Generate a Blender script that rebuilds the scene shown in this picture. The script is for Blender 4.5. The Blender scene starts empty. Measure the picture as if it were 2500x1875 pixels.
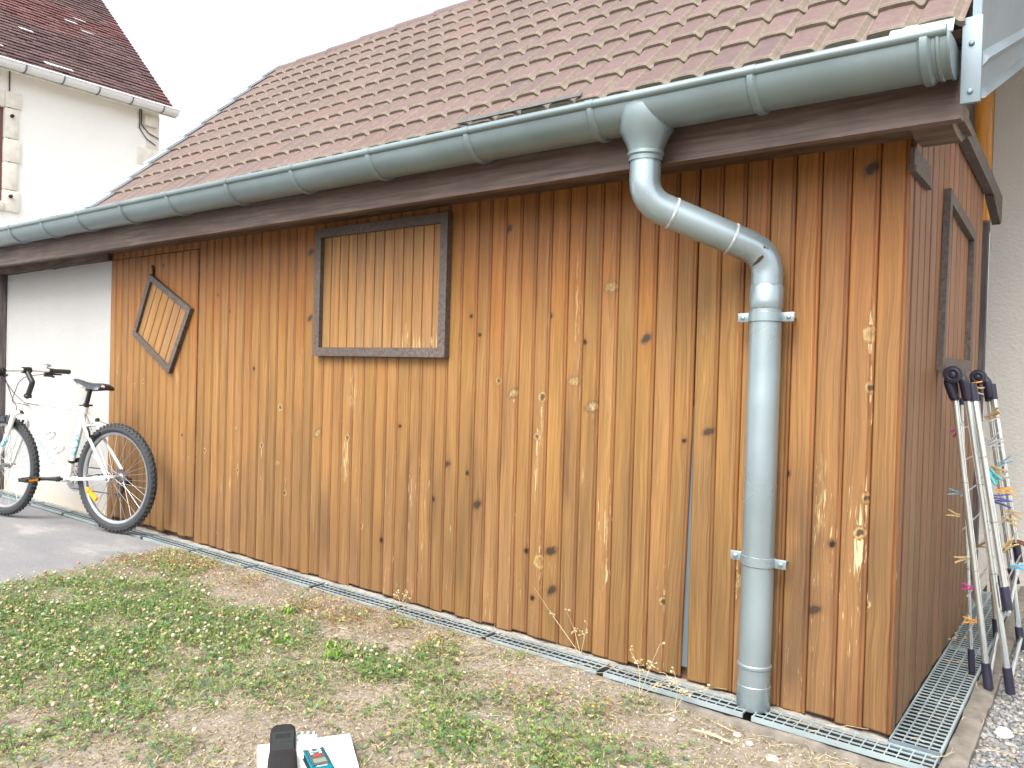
import bpy, bmesh, math, random
import numpy as np
from mathutils import Vector, Matrix

random.seed(7)
rng = np.random.default_rng(11)
D = bpy.data
S = bpy.context.scene
COL = S.collection
R = math.radians

# ------------------------------------------------------------------ camera, sky, sun, exposure
cam = D.cameras.new('camera')
cam.sensor_fit = 'HORIZONTAL'
cam.sensor_width = 36.0
cam.lens = 27.505
cam.clip_start = 0.05
cam.clip_end = 500.0
camo = D.objects.new('camera', cam)
COL.objects.link(camo)
rows = [(0.79400047, 0.60727056, 0.02803055),      # camera right
        (-0.03099081, -0.00561517, 0.9995039),     # camera up
        (0.60712669, -0.79447526, 0.01436136)]     # camera back
m = Matrix.Identity(4)
for j in range(3):
    for i in range(3):
        m[i][j] = rows[j][i]
m.translation = (0.4888, -2.5441, 1.05)
camo.matrix_world = m
S.camera = camo
S.render.resolution_x = 1024
S.render.resolution_y = 768

SUN_EL, SUN_VEC = 53.0, (0.08, -0.9)
W = D.worlds.new("World")
S.world = W
W.use_nodes = True
wn = W.node_tree
wn.nodes.clear()
sky = wn.nodes.new('ShaderNodeTexSky')
sky.sky_type = 'NISHITA'
sky.sun_disc = False
sky.sun_elevation = R(SUN_EL)
sky.sun_rotation = math.atan2(SUN_VEC[0], SUN_VEC[1])
sky.dust_density = 6.0
sky.air_density = 1.0
hs = wn.nodes.new('ShaderNodeHueSaturation')       # milky overcast: little blue left
hs.inputs['Saturation'].default_value = 0.28
bg = wn.nodes.new('ShaderNodeBackground')
bg.inputs['Strength'].default_value = 0.15
wo = wn.nodes.new('ShaderNodeOutputWorld')
wn.links.new(sky.outputs[0], hs.inputs['Color'])
wn.links.new(hs.outputs[0], bg.inputs['Color'])
wn.links.new(bg.outputs[0], wo.inputs['Surface'])

sl = D.lights.new('sun', 'SUN')
sl.energy = 1.0
sl.angle = R(30)
sl.color = (1.0, 0.95, 0.87)
so = D.objects.new('sun', sl)
COL.objects.link(so)
ce = math.cos(R(SUN_EL))
hv = Vector((SUN_VEC[0], SUN_VEC[1], 0)).normalized()
tosun = Vector((hv.x * ce, hv.y * ce, math.sin(R(SUN_EL))))
so.rotation_euler = tosun.to_track_quat('Z', 'Y').to_euler()

S.view_settings.view_transform = 'Standard'
S.view_settings.look = 'None'
S.view_settings.gamma = 1.0
S.view_settings.exposure = 1.6

# ------------------------------------------------------------------ helpers
def tag(o, label=None, cat=None, group=None, kind=None):
    if label: o['label'] = label
    if cat: o['category'] = cat
    if group: o['group'] = group
    if kind: o['kind'] = kind
    return o

def empty(name, loc, label, cat, group=None, rotz=0.0):
    o = D.objects.new(name, None)
    COL.objects.link(o)
    o.location = loc
    o.rotation_euler = (0, 0, rotz)
    o.empty_display_size = 0.1
    return tag(o, label, cat, group)

class MB:
    """collects geometry in one frame; build() links it as ONE mesh object"""
    def __init__(s):
        s.v = []; s.f = []; s.n = 0; s.mi = []
    def add(s, v, f, mi=0):
        v = np.asarray(v, float).reshape(-1, 3)
        s.v.append(v)
        for q in f:
            s.f.append([i + s.n for i in q]); s.mi.append(mi)
        s.n += len(v)
    def box(s, a, b, mi=0, bev=0.0):
        x0, y0, z0 = (min(a[i], b[i]) for i in range(3)); x1, y1, z1 = (max(a[i], b[i]) for i in range(3))
        c = [(x0, y0), (x1, y0), (x1, y1), (x0, y1)]
        if bev <= 0:
            v = [(x, y, z0) for x, y in c] + [(x, y, z1) for x, y in c]
            s.add(v, [(3, 2, 1, 0), (4, 5, 6, 7), (0, 1, 5, 4), (1, 2, 6, 5), (2, 3, 7, 6), (3, 0, 4, 7)], mi)
        else:
            bm = bmesh.new()
            bmesh.ops.create_cube(bm, size=1)
            for w in bm.verts:
                w.co = ((x0 + x1) / 2 + w.co.x * (x1 - x0), (y0 + y1) / 2 + w.co.y * (y1 - y0), (z0 + z1) / 2 + w.co.z * (z1 - z0))
            bmesh.ops.bevel(bm, geom=bm.edges[:], offset=bev, segments=2, affect='EDGES', profile=0.5)
            s.frombm(bm, mi)
    def frombm(s, bm, mi=0, M=None):
        bm.verts.index_update()
        v = [tuple((M @ w.co) if M else w.co) for w in bm.verts]
        s.add(v, [[w.index for w in f.verts] for f in bm.faces], mi)
        bm.free()
    def prism(s, poly, axis, a, b, mi=0):
        """polygon in the two other axes, pushed from a to b along axis"""
        def P(p, t):
            q = list(p); q.insert(axis, t); return q
        n = len(poly)
        v = [P(p, a) for p in poly] + [P(p, b) for p in poly]
        f = [list(range(n))[::-1], list(range(n, 2 * n))]
        f += [(i, (i + 1) % n, n + (i + 1) % n, n + i) for i in range(n)]
        s.add(v, f, mi)
    def bar(s, p, q, w, t, up=(0, 0, 1), mi=0):
        """rectangular bar from p to q, w wide (across), t thick (along up)"""
        p = Vector(p); q = Vector(q); d = (q - p).normalized(); u = Vector(up)
        a = d.cross(u)
        if a.length < 1e-6: a = d.cross(Vector((1, 0, 0)))
        a.normalize(); u = a.cross(d).normalized()
        v = []
        for c in (p, q):
            for i, j in ((-1, -1), (1, -1), (1, 1), (-1, 1)):
                v.append(c + a * (i * w / 2) + u * (j * t / 2))
        s.add([tuple(x) for x in v], [(3, 2, 1, 0), (4, 5, 6, 7), (0, 1, 5, 4), (1, 2, 6, 5), (2, 3, 7, 6), (3, 0, 4, 7)], mi)
    def tube(s, pts, r, seg=12, closed=False, cap=True, mi=0):
        pts = [Vector(p) for p in pts]; n = len(pts)
        rs = r if hasattr(r, '__len__') else [r] * n
        T = []
        for i in range(n):
            if closed: t = pts[(i + 1) % n] - pts[i - 1]
            else: t = pts[min(i + 1, n - 1)] - pts[max(i - 1, 0)]
            T.append(t.normalized())
        ref = Vector((0, 0, 1)) if abs(T[0].z) < 0.9 else Vector((1, 0, 0))
        N = (ref - T[0] * ref.dot(T[0])).normalized()
        v = []
        for i in range(n):
            N = (N - T[i] * N.dot(T[i])).normalized()
            B = T[i].cross(N)
            for k in range(seg):
                a = 2 * math.pi * k / seg
                v.append(tuple(pts[i] + (N * math.cos(a) + B * math.sin(a)) * rs[i]))
        f = []
        for i in range(n if closed else n - 1):
            j = (i + 1) % n
            for k in range(seg):
                l = (k + 1) % seg
                f.append((i * seg + k, i * seg + l, j * seg + l, j * seg + k))
        if cap and not closed:
            f.append(list(range(seg))[::-1]); f.append([(n - 1) * seg + k for k in range(seg)])
        s.add(v, f, mi)
    def lathe(s, prof, c, axis=(0, 0, 1), seg=24, closed=False, mi=0):
        """prof: list of (radius, height) turned about axis through c"""
        A = Vector(axis).normalized()
        ref = Vector((1, 0, 0)) if abs(A.x) < 0.9 else Vector((0, 0, 1))
        U = (ref - A * ref.dot(A)).normalized(); V = A.cross(U); c = Vector(c)
        v = []; n = len(prof)
        for (r, h) in prof:
            for k in range(seg):
                a = 2 * math.pi * k / seg
                v.append(tuple(c + A * h + (U * math.cos(a) + V * math.sin(a)) * r))
        f = []
        for i in range(n if closed else n - 1):
            j = (i + 1) % n
            for k in range(seg):
                l = (k + 1) % seg
                f.append((i * seg + k, i * seg + l, j * seg + l, j * seg + k))
        if not closed:
            if prof[0][0] > 1e-6: f.append(list(range(seg))[::-1])
            if prof[-1][0] > 1e-6: f.append([(n - 1) * seg + k for k in range(seg)])
        s.add(v, f, mi)
    def build(s, name, mats, parent=None, sharp=35, smooth=True, world=True, recalc=False):
        v = np.concatenate(s.v) if s.v else np.zeros((0, 3))
        if parent is not None and world:
            off = np.array(base_of(parent)); v = v - off
        me = D.meshes.new(name)
        me.from_pydata(v.tolist(), [], s.f)
        mats = mats if isinstance(mats, (list, tuple)) else [mats]
        for q in mats: me.materials.append(q)
        if len(mats) > 1: me.polygons.foreach_set('material_index', s.mi)
        if smooth:
            me.polygons.foreach_set('use_smooth', [True] * len(me.polygons))
            me.set_sharp_from_angle(angle=R(sharp))
        if recalc:
            bm = bmesh.new(); bm.from_mesh(me); bmesh.ops.recalc_face_normals(bm, faces=bm.faces[:]); bm.to_mesh(me); bm.free()
        me.update()
        o = D.objects.new(name, me)
        COL.objects.link(o)
        if parent is not None: o.parent = parent
        return o

def base_of(o):
    p = Vector((0, 0, 0))
    while o is not None:
        p += o.location; o = o.parent
    return p

def arc(c, r, a0, a1, n, ua, va):
    c = Vector(c); ua = Vector(ua); va = Vector(va)
    return [c + ua * (r * math.cos(a0 + (a1 - a0) * i / n)) + va * (r * math.sin(a0 + (a1 - a0) * i / n)) for i in range(n + 1)]

def fillet(pts, r, n=8):
    """rounded polyline"""
    pts = [Vector(p) for p in pts]; out = [pts[0]]
    for i in range(1, len(pts) - 1):
        a, b, c = pts[i - 1], pts[i], pts[i + 1]
        d0 = (a - b).normalized(); d1 = (c - b).normalized()
        th = d0.angle(d1)
        t = min(r / math.tan(th / 2), (a - b).length * 0.49, (c - b).length * 0.49)
        p0 = b + d0 * t; p1 = b + d1 * t
        for k in range(n + 1):
            u = k / n
            out.append(p0 * (1 - u) ** 2 + b * 2 * u * (1 - u) + p1 * u * u)
    out.append(pts[-1])
    return out

# numpy value noise
def _h(ix, iy, seed):
    n = (ix.astype(np.int64) * 374761393 + iy.astype(np.int64) * 668265263 + seed * 1442695041) & 0x7fffffff
    n = ((n ^ (n >> 13)) * 1274126177) & 0x7fffffff
    return ((n ^ (n >> 16)) & 0xffff) / 65535.0
def vnoise(x, y, seed=0):
    x = np.asarray(x, float); y = np.asarray(y, float)
    ix = np.floor(x); iy = np.floor(y); fx = x - ix; fy = y - iy
    fx = fx * fx * (3 - 2 * fx); fy = fy * fy * (3 - 2 * fy)
    a = _h(ix, iy, seed); b = _h(ix + 1, iy, seed); c = _h(ix, iy + 1, seed); d = _h(ix + 1, iy + 1, seed)
    return (a * (1 - fx) + b * fx) * (1 - fy) + (c * (1 - fx) + d * fx) * fy
def fbm(x, y, seed=0, o=4):
    t = 0; w = 0.5; s = 0
    for i in range(o):
        t = t + w * vnoise(x * 2 ** i, y * 2 ** i, seed + i * 17); s += w; w *= 0.5
    return t / s
def sstep(a, b, x):
    t = np.clip((np.asarray(x, float) - a) / (b - a), 0, 1); return t * t * (3 - 2 * t)

# ------------------------------------------------------------------ materials
def newmat(name):
    mt = D.materials.new(name); mt.use_nodes = True
    nt = mt.node_tree; b = nt.nodes['Principled BSDF']
    return mt, nt, b
def nd(nt, t, **kw):
    n = nt.nodes.new(t)
    for k, v in kw.items(): setattr(n, k, v)
    return n
def ramp(nt, src, stops):
    r = nd(nt, 'ShaderNodeValToRGB')
    e = r.color_ramp.elements
    while len(e) < len(stops): e.new(0.5)
    for i, (p, c) in enumerate(stops):
        e[i].position = p; e[i].color = (c[0], c[1], c[2], 1) if hasattr(c, '__len__') else (c, c, c, 1)
    nt.links.new(src, r.inputs[0]); return r.outputs[0]
def noise(nt, vec, scale, detail=4, rough=0.55, sc3=None, dist=0.0):
    if sc3 is not None:
        mp = nd(nt, 'ShaderNodeMapping'); mp.inputs['Scale'].default_value = sc3
        nt.links.new(vec, mp.inputs[0]); vec = mp.outputs[0]
    n = nd(nt, 'ShaderNodeTexNoise')
    n.inputs['Scale'].default_value = scale; n.inputs['Detail'].default_value = detail
    n.inputs['Roughness'].default_value = rough; n.inputs['Distortion'].default_value = dist
    nt.links.new(vec, n.inputs['Vector']); return n.outputs['Fac']
def mixc(nt, fac, a, b, mode='MIX'):
    n = nd(nt, 'ShaderNodeMix', data_type='RGBA', blend_type=mode)
    for sock, val in ((n.inputs[0], fac), (n.inputs[6], a), (n.inputs[7], b)):
        if hasattr(val, 'is_output'): nt.links.new(val, sock)
        elif hasattr(val, '__len__'): sock.default_value = (val[0], val[1], val[2], 1)
        else: sock.default_value = val
    return n.outputs[2]
def math_(nt, op, a, b=0.0):
    n = nd(nt, 'ShaderNodeMath', operation=op)
    for s_, v in ((n.inputs[0], a), (n.inputs[1], b)):
        if hasattr(v, 'is_output'): nt.links.new(v, s_)
        else: s_.default_value = v
    return n.outputs[0]
def bump(nt, b, h, strength=0.3, dist=0.01):
    n = nd(nt, 'ShaderNodeBump'); n.inputs['Strength'].default_value = strength; n.inputs['Distance'].default_value = dist
    nt.links.new(h, n.inputs['Height']); nt.links.new(n.outputs[0], b.inputs['Normal'])

def plain(name, c, rough=0.5, metal=0.0, var=0.25, scale=20, sc3=None, bmp=0.0, spec=None, bscale=None):
    """one colour broken up by noise"""
    mt, nt, b = newmat(name)
    tc = nd(nt, 'ShaderNodeTexCoord').outputs['Object']
    n1 = noise(nt, tc, scale, 6, 0.6, sc3)
    col = ramp(nt, n1, [(0.25, [x * (1 - var) for x in c]), (0.75, [min(1, x * (1 + var)) for x in c])])
    nt.links.new(col, b.inputs['Base Color'])
    rr = ramp(nt, n1, [(0.3, max(0.05, rough - 0.1)), (0.7, min(1, rough + 0.1))])
    nt.links.new(rr, b.inputs['Roughness'])
    b.inputs['Metallic'].default_value = metal
    if spec is not None: b.inputs['Specular IOR Level'].default_value = spec
    if bmp: bump(nt, b, noise(nt, tc, bscale or scale * 4, 5, 0.65, sc3), bmp, 0.004)
    return mt

def wood_attr(name, grain=1.0, rough=0.6):
    """weathered board: base colour, warped grain coordinates and flaking come from the mesh"""
    mt, nt, b = newmat(name)
    col = nd(nt, 'ShaderNodeAttribute', attribute_name='Col').outputs['Color']
    gv = nd(nt, 'ShaderNodeAttribute', attribute_name='gv').outputs['Vector']
    fl = nd(nt, 'ShaderNodeAttribute', attribute_name='flake').outputs['Fac']
    g1 = noise(nt, gv, 1, 5, 0.6, (120, 13, 1.6), 0.6)
    g2 = noise(nt, gv, 1, 3, 0.6, (520, 13, 5.0))
    c = mixc(nt, 1.0, col, ramp(nt, g1, [(0.34, 1 - 0.26 * grain), (0.5, 0.98), (0.66, 1 + 0.14 * grain)]), 'MULTIPLY')
    c = mixc(nt, 1.0, c, ramp(nt, g2, [(0.34, 1 - 0.24 * grain), (0.6, 1.06)]), 'MULTIPLY')
    # fine cracks
    ck = noise(nt, gv, 1, 2, 0.5, (300, 29, 2.2))
    c = mixc(nt, ramp(nt, ck, [(0.24, 0.75), (0.30, 0.0)]), c, (0.07, 0.035, 0.018))
    # flaked varnish: bare pale wood
    f1 = noise(nt, gv, 1, 4, 0.6, (190, 7, 9.0), 0.4)
    th = math_(nt, 'ADD', f1, fl)
    c = mixc(nt, ramp(nt, th, [(0.70, 0.0), (0.78, 0.8)]), c, (0.55, 0.43, 0.25))
    nt.links.new(c, b.inputs['Base Color'])
    nt.links.new(ramp(nt, th, [(0.4, rough - 0.12), (0.8, 0.8)]), b.inputs['Roughness'])
    b.inputs['Specular IOR Level'].default_value = 0.35
    bump(nt, b, math_(nt, 'ADD', g1, math_(nt, 'MULTIPLY', g2, 0.5)), 0.22, 0.003)
    return mt

def dark_wood(name, c, sc3, rough=0.6, wear=(0.25, 0.2, 0.16), amount=0.55):
    """stained trim timber: streaks along the grain, worn grey in places"""
    mt, nt, b = newmat(name)
    tc = nd(nt, 'ShaderNodeTexCoord').outputs['Object']
    g = noise(nt, tc, 1, 6, 0.62, sc3, 0.3)
    w = noise(nt, tc, 2.2, 5, 0.65)
    col = ramp(nt, g, [(0.3, [x * 0.6 for x in c]), (0.7, [x * 1.4 for x in c])])
    wf = math_(nt, 'MULTIPLY', ramp(nt, w, [(0.45, 0.0), (0.7, 1.0)]), ramp(nt, g, [(0.4, 0.0), (0.6, amount)]))
    nt.links.new(mixc(nt, wf, col, wear), b.inputs['Base Color'])
    b.inputs['Roughness'].default_value = rough
    bump(nt, b, g, 0.3, 0.003)
    return mt

def zinc(name, c, rough=0.45, metal=0.55, var=0.11):
    mt, nt, b = newmat(name)
    tc = nd(nt, 'ShaderNodeTexCoord').outputs['Object']
    n1 = noise(nt, tc, 3.5, 4, 0.5, None, 0.4)
    n2 = noise(nt, tc, 90, 3, 0.6)
    n3 = noise(nt, tc, 14, 3, 0.5, (1, 1, 0.25))
    col = ramp(nt, n1, [(0.3, [x * (1 - var) for x in c]), (0.7, [x * (1 + var) for x in c])])
    col = mixc(nt, ramp(nt, n2, [(0.64, 0.0), (0.78, 0.3)]), col, [min(1, x * 1.5) for x in c])
    col = mixc(nt, ramp(nt, n3, [(0.62, 0.0), (0.8, 0.2)]), col, [x * 0.6 for x in c])
    nt.links.new(col, b.inputs['Base Color'])
    b.inputs['Metallic'].default_value = metal
    nt.links.new(ramp(nt, n1, [(0.3, rough - 0.1), (0.7, rough + 0.15)]), b.inputs['Roughness'])
    bump(nt, b, math_(nt, 'ADD', n1, math_(nt, 'MULTIPLY', n2, 0.05)), 0.06, 0.01)
    return mt

def render_wall(name, c, scale=140, bmp=0.5, var=0.06, dirt=None):
    mt, nt, b = newmat(name)
    tc = nd(nt, 'ShaderNodeTexCoord').outputs['Object']
    n1 = noise(nt, tc, 2.5, 6, 0.6)
    n2 = noise(nt, tc, scale, 3, 0.6)
    col = ramp(nt, n1, [(0.3, [x * (1 - var) for x in c]), (0.7, [min(1, x * (1 + var)) for x in c])])
    col = mixc(nt, ramp(nt, n2, [(0.3, 0.12), (0.5, 0.0)]), col, [x * 0.6 for x in c])
    if dirt:                                   # splash dirt near the foot, with an uneven edge
        sx = nd(nt, 'ShaderNodeSeparateXYZ'); nt.links.new(tc, sx.inputs[0])
        hz = math_(nt, 'ADD', sx.outputs[2], math_(nt, 'MULTIPLY', noise(nt, tc, 9, 5, 0.7), 0.22))
        col = mixc(nt, ramp(nt, hz, [(0.10, 0.75), (0.30, 0.0)]), col, dirt)
    nt.links.new(col, b.inputs['Base Color'])
    b.inputs['Roughness'].default_value = 0.9
    bump(nt, b, n2, bmp, 0.006)
    return mt

def vcol(name, rough=0.7, spec=0.3, var=0.25, scale=40, bmp=0.0, trans=0.0):
    mt, nt, b = newmat(name)
    col = nd(nt, 'ShaderNodeAttribute', attribute_name='Col').outputs['Color']
    tc = nd(nt, 'ShaderNodeTexCoord').outputs['Object']
    n = noise(nt, tc, scale, 5, 0.65)
    c = mixc(nt, 1.0, col, ramp(nt, n, [(0.3, 1 - var), (0.7, 1 + var)]), 'MULTIPLY')
    nt.links.new(c, b.inputs['Base Color'])
    b.inputs['Roughness'].default_value = rough
    b.inputs['Specular IOR Level'].default_value = spec
    if bmp: bump(nt, b, n, bmp, 0.004)
    return mt

M = {}
M['boards'] = wood_attr('weathered boards')
M['side_boards'] = wood_attr('dark side boards', 1.1, 0.62)
M['fascia'] = dark_wood('fascia timber', (0.100, 0.064, 0.052), (3, 60, 60), 0.5, (0.20, 0.16, 0.14), 0.7)
M['trim_x'] = dark_wood('trim timber', (0.070, 0.052, 0.046), (60, 60, 60), 0.62, (0.13, 0.11, 0.095), 0.8)
M['soffit'] = dark_wood('soffit timber', (0.07, 0.035, 0.02), (4, 40, 40))
M['post'] = dark_wood('dark post timber', (0.075, 0.060, 0.064), (50, 50, 4))
M['orange'] = dark_wood('orange varnished timber', (0.55, 0.23, 0.03), (40, 40, 3), 0.4, (0.4, 0.2, 0.05), 0.4)
M['zinc'] = zinc('gutter zinc', (0.19, 0.245, 0.258), 0.38, 0.48)
M['zinc_light'] = zinc('pipe zinc', (0.30, 0.372, 0.405), 0.28, 0.66)
M['zinc_pale'] = zinc('pale zinc sheet', (0.155, 0.20, 0.23), 0.5, 0.3, 0.08)
M['galv'] = zinc('galvanised grate', (0.27, 0.33, 0.345), 0.5, 0.35)
M['solder'] = plain('old solder', (0.38, 0.40, 0.41), 0.6, 0.2, 0.35, 60)
M['rust'] = plain('rust hole', (0.035, 0.018, 0.012), 0.9, 0)
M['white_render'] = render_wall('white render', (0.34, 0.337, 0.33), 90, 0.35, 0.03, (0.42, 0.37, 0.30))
M['house_render'] = render_wall('cream house render', (0.92, 0.91, 0.86), 60, 0.2, 0.03)
M['rough_render'] = render_wall('roughcast render', (0.43, 0.415, 0.385), 55, 0.9, 0.05, (0.4, 0.37, 0.33))
M['stone'] = plain('dressed stone', (0.78, 0.74, 0.65), 0.9, 0, 0.15, 12, None, 0.3)
M['concrete'] = plain('old concrete', (0.135, 0.120, 0.102), 0.95, 0, 0.45, 16, None, 0.8, None, 90)
M['mortar'] = plain('rough mortar', (0.25, 0.23, 0.20), 0.95, 0, 0.35, 30, None, 0.9, None, 90)
M['dirt'] = plain('drain silt', (0.018, 0.016, 0.014), 1.0, 0, 0.4, 30)
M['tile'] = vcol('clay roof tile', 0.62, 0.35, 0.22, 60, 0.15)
M['flat_tile'] = vcol('old flat tile', 0.75, 0.25, 0.28, 30, 0.2)
M['black'] = plain('black plastic', (0.016, 0.016, 0.018), 0.45, 0, 0.2)
M['navy'] = plain('dark blue plastic', (0.018, 0.018, 0.035), 0.4, 0, 0.2)
M['rubber'] = plain('tyre rubber', (0.030, 0.033, 0.037), 0.85, 0, 0.35, 60, None, 0.5)
M['white_paint'] = plain('bicycle white paint', (0.86, 0.85, 0.82), 0.28, 0, 0.03, 8)
M['alu'] = plain('aluminium', (0.40, 0.43, 0.46), 0.32, 0.85, 0.1)
M['steel'] = plain('bare steel', (0.45, 0.45, 0.45), 0.4, 0.9, 0.2)
M['chrome'] = plain('polished steel tube', (0.76, 0.83, 0.85), 0.16, 0.88, 0.01, 3)
M['amber'] = plain('amber reflector', (0.9, 0.30, 0.01), 0.2, 0, 0.25, 90)
M['saddle'] = plain('saddle vinyl', (0.03, 0.034, 0.042), 0.38, 0, 0.2)
M['saddle_grey'] = plain('saddle grey vinyl', (0.22, 0.26, 0.30), 0.45, 0, 0.2)
M['cable'] = plain('cable housing', (0.06, 0.045, 0.05), 0.5)
M['white_board'] = plain('white laminate', (0.87, 0.87, 0.87), 0.35, 0, 0.02)
M['board_edge'] = plain('board edge', (0.45, 0.16, 0.10), 0.6)
M['teal'] = plain('teal plastic', (0.0, 0.13, 0.17), 0.4, 0, 0.1)
M['lcd'] = plain('grey lcd', (0.16, 0.19, 0.15), 0.25, 0, 0.08)
M['red'] = plain('red rubber key', (0.55, 0.03, 0.02), 0.5)
M['pale_key'] = plain('pale blue key', (0.30, 0.55, 0.62), 0.5)
M['white_print'] = plain('white print', (0.85, 0.86, 0.86), 0.5, 0, 0.02)
M['fabric'] = plain('black nylon', (0.004, 0.0045, 0.0055), 0.8, 0, 0.35, 160, None, 0.5)
M['fabric_grey'] = plain('black fleece lining', (0.014, 0.018, 0.018), 0.95, 0, 0.35, 200, None, 0.6)
M['velcro'] = plain('hook and loop strip', (0.006, 0.010, 0.010), 0.95, 0, 0.4, 300, None, 0.8)
M['decal'] = None

# decal: broken turquoise lettering on white
mt, nt, b = newmat('worn turquoise decal')
tc = nd(nt, 'ShaderNodeTexCoord').outputs['Object']
nn = noise(nt, tc, 55, 2, 0.5)
nt.links.new(ramp(nt, nn, [(0.46, (0.85, 0.85, 0.83)), (0.50, (0.10, 0.55, 0.58)), (0.66, (0.10, 0.50, 0.55)), (0.70, (0.8, 0.8, 0.8))]), b.inputs['Base Color'])
b.inputs['Roughness'].default_value = 0.3
M['decal'] = mt

# ------------------------------------------------------------------ boards
KNOTS = [(-1.683, 1.286, 'h'), (-1.635, 1.207, 'h'), (-1.272, 1.279, 'h'), (-1.526, 1.015, 'r'), (-1.302, 0.957, 'r'), (-1.322, 0.799, 'r'),
 (-0.689, 0.828, 'h'), (-1.112, 1.175, 'h'), (-1.443, 0.967, 'o'), (-0.999, 1.38, 'p'), (-1.064, 0.932, 'o'), (-0.848, 1.188, 'd'),
 (-1.155, 1.025, 'p'), (-0.601, 0.867, 'd'), (-0.093, 1.197, 'R'), (-0.085, 1.035, 'r'), (-0.088, 0.701, 'r'), (-0.105, 0.592, 'r'),
 (-0.184, 0.545, 'h'), (-0.233, 0.328, 'd'), (-0.486, 0.377, 'R'), (-0.105, 1.70, 'd'), (-1.493, 1.64, 'd'), (-1.801, 0.643, 'd'),
 (-1.682, 0.616, 'h'), (-1.625, 0.488, 'd'), (-3.011, 0.537, 'p'), (-2.456, 0.712, 'r'), (-2.77, 1.635, 'd'), (-2.763, 1.299, 'd'),
 (-2.343, 0.298, 'r'), (-1.239, 0.353, 'd'), (-1.293, 0.299, 'R'), (-1.23, 0.199, 'd'), (-1.359, 0.334, 'h'), (-2.938, 0.386, 'r'),
 (-2.097, 0.791, 'h'), (-1.878, 0.48, 'h'), (-3.367, 0.465, 'r'), (-3.392, 0.697, 'p'), (-2.994, 0.832, 'r'), (-2.34, 1.13, 'h'),
 (-3.943, 0.619, 'h'), (-0.078, 0.378, 'r'), (-1.322, 0.151, 'h'), (-4.202, 1.651, 'd'), (-3.482, 1.353, 'h'), (-3.235, 1.033, 'h'),
 (-3.7, 0.545, 'r'), (-4.42, 0.93, 'r'), (-4.62, 0.98, 'r'), (-4.52, 0.9, 'r'), (-3.6, 1.45, 'h'), (-2.2, 0.25, 'h'), (-0.75, 0.25, 'r'),
 (-3.15, 0.62, 'r'), (-2.68, 0.72, 'o'), (-0.33, 0.75, 'h'), (-4.05, 0.72, 'h')]
STREAKS = [(-2.428, 0.83, 1.088, 0.022, 0.9), (-2.466, 0.468, 0.728, 0.014, 0.8), (-1.153, 1.152, 1.546, 0.008, 0.85), (-1.133, 0.838, 1.387, 0.010, 0.6),
 (-1.305, 0.695, 0.939, 0.010, 0.85), (-1.321, 0.514, 0.808, 0.010, 0.7), (-0.107, 0.443, 0.655, 0.013, 0.9), (-1.283, 1.2, 1.313, 0.007, 0.8),
 (-2.815, 0.915, 1.167, 0.012, 0.5), (-4.748, 0.948, 1.113, 0.022, 0.9), (-4.738, 0.596, 0.786, 0.016, 0.6), (-3.09, 0.948, 1.102, 0.012, 0.5),
 (-1.109, 0.603, 0.713, 0.014, 0.5), (-0.219, 0.551, 0.833, 0.02, 0.5), (-1.0, 0.2, 1.3, 0.02, 0.2), (-4.03, 0.9, 1.1, 0.03, 0.55), (-4.2, 0.82, 0.9, 0.02, 0.8),
 (-0.09, 1.10, 1.35, 0.006, 0.7), (-0.63, 1.0, 1.3, 0.02, 0.22), (-1.75, 1.0, 1.2, 0.02, 0.35), (-2.7, 0.2, 0.5, 0.02, 0.3)]
STAINS = [(-0.285, 0.05, 0.85, 0.05, 0.5), (-1.18, 0.55, 1.05, 0.025, 0.55), (-2.036, 0.25, 0.8, 0.03, 0.35), (-2.6, 0.1, 0.5, 0.05, 0.45), (-0.06, 0.35, 0.8, 0.04, 0.35),  # first streak, beside the downpipe, mixes stain with the pipe's painted shade
 (-1.7, 0.1, 0.6, 0.035, 0.35), (-3.3, 0.1, 0.6, 0.04, 0.3), (-2.2, 0.5, 1.0, 0.03, 0.25), (-3.9, 0.0, 0.4, 0.06, 0.3), (-1.9, 0.3, 0.9, 0.02, 0.3), (-1.5, 0.6, 1.1, 0.02, 0.3),
 (-0.55, 0.05, 0.4, 0.03, 0.25), (-2.95, 0.05, 0.3, 0.03, 0.3), (-0.9, 0.3, 0.8, 0.02, 0.2)]

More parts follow.
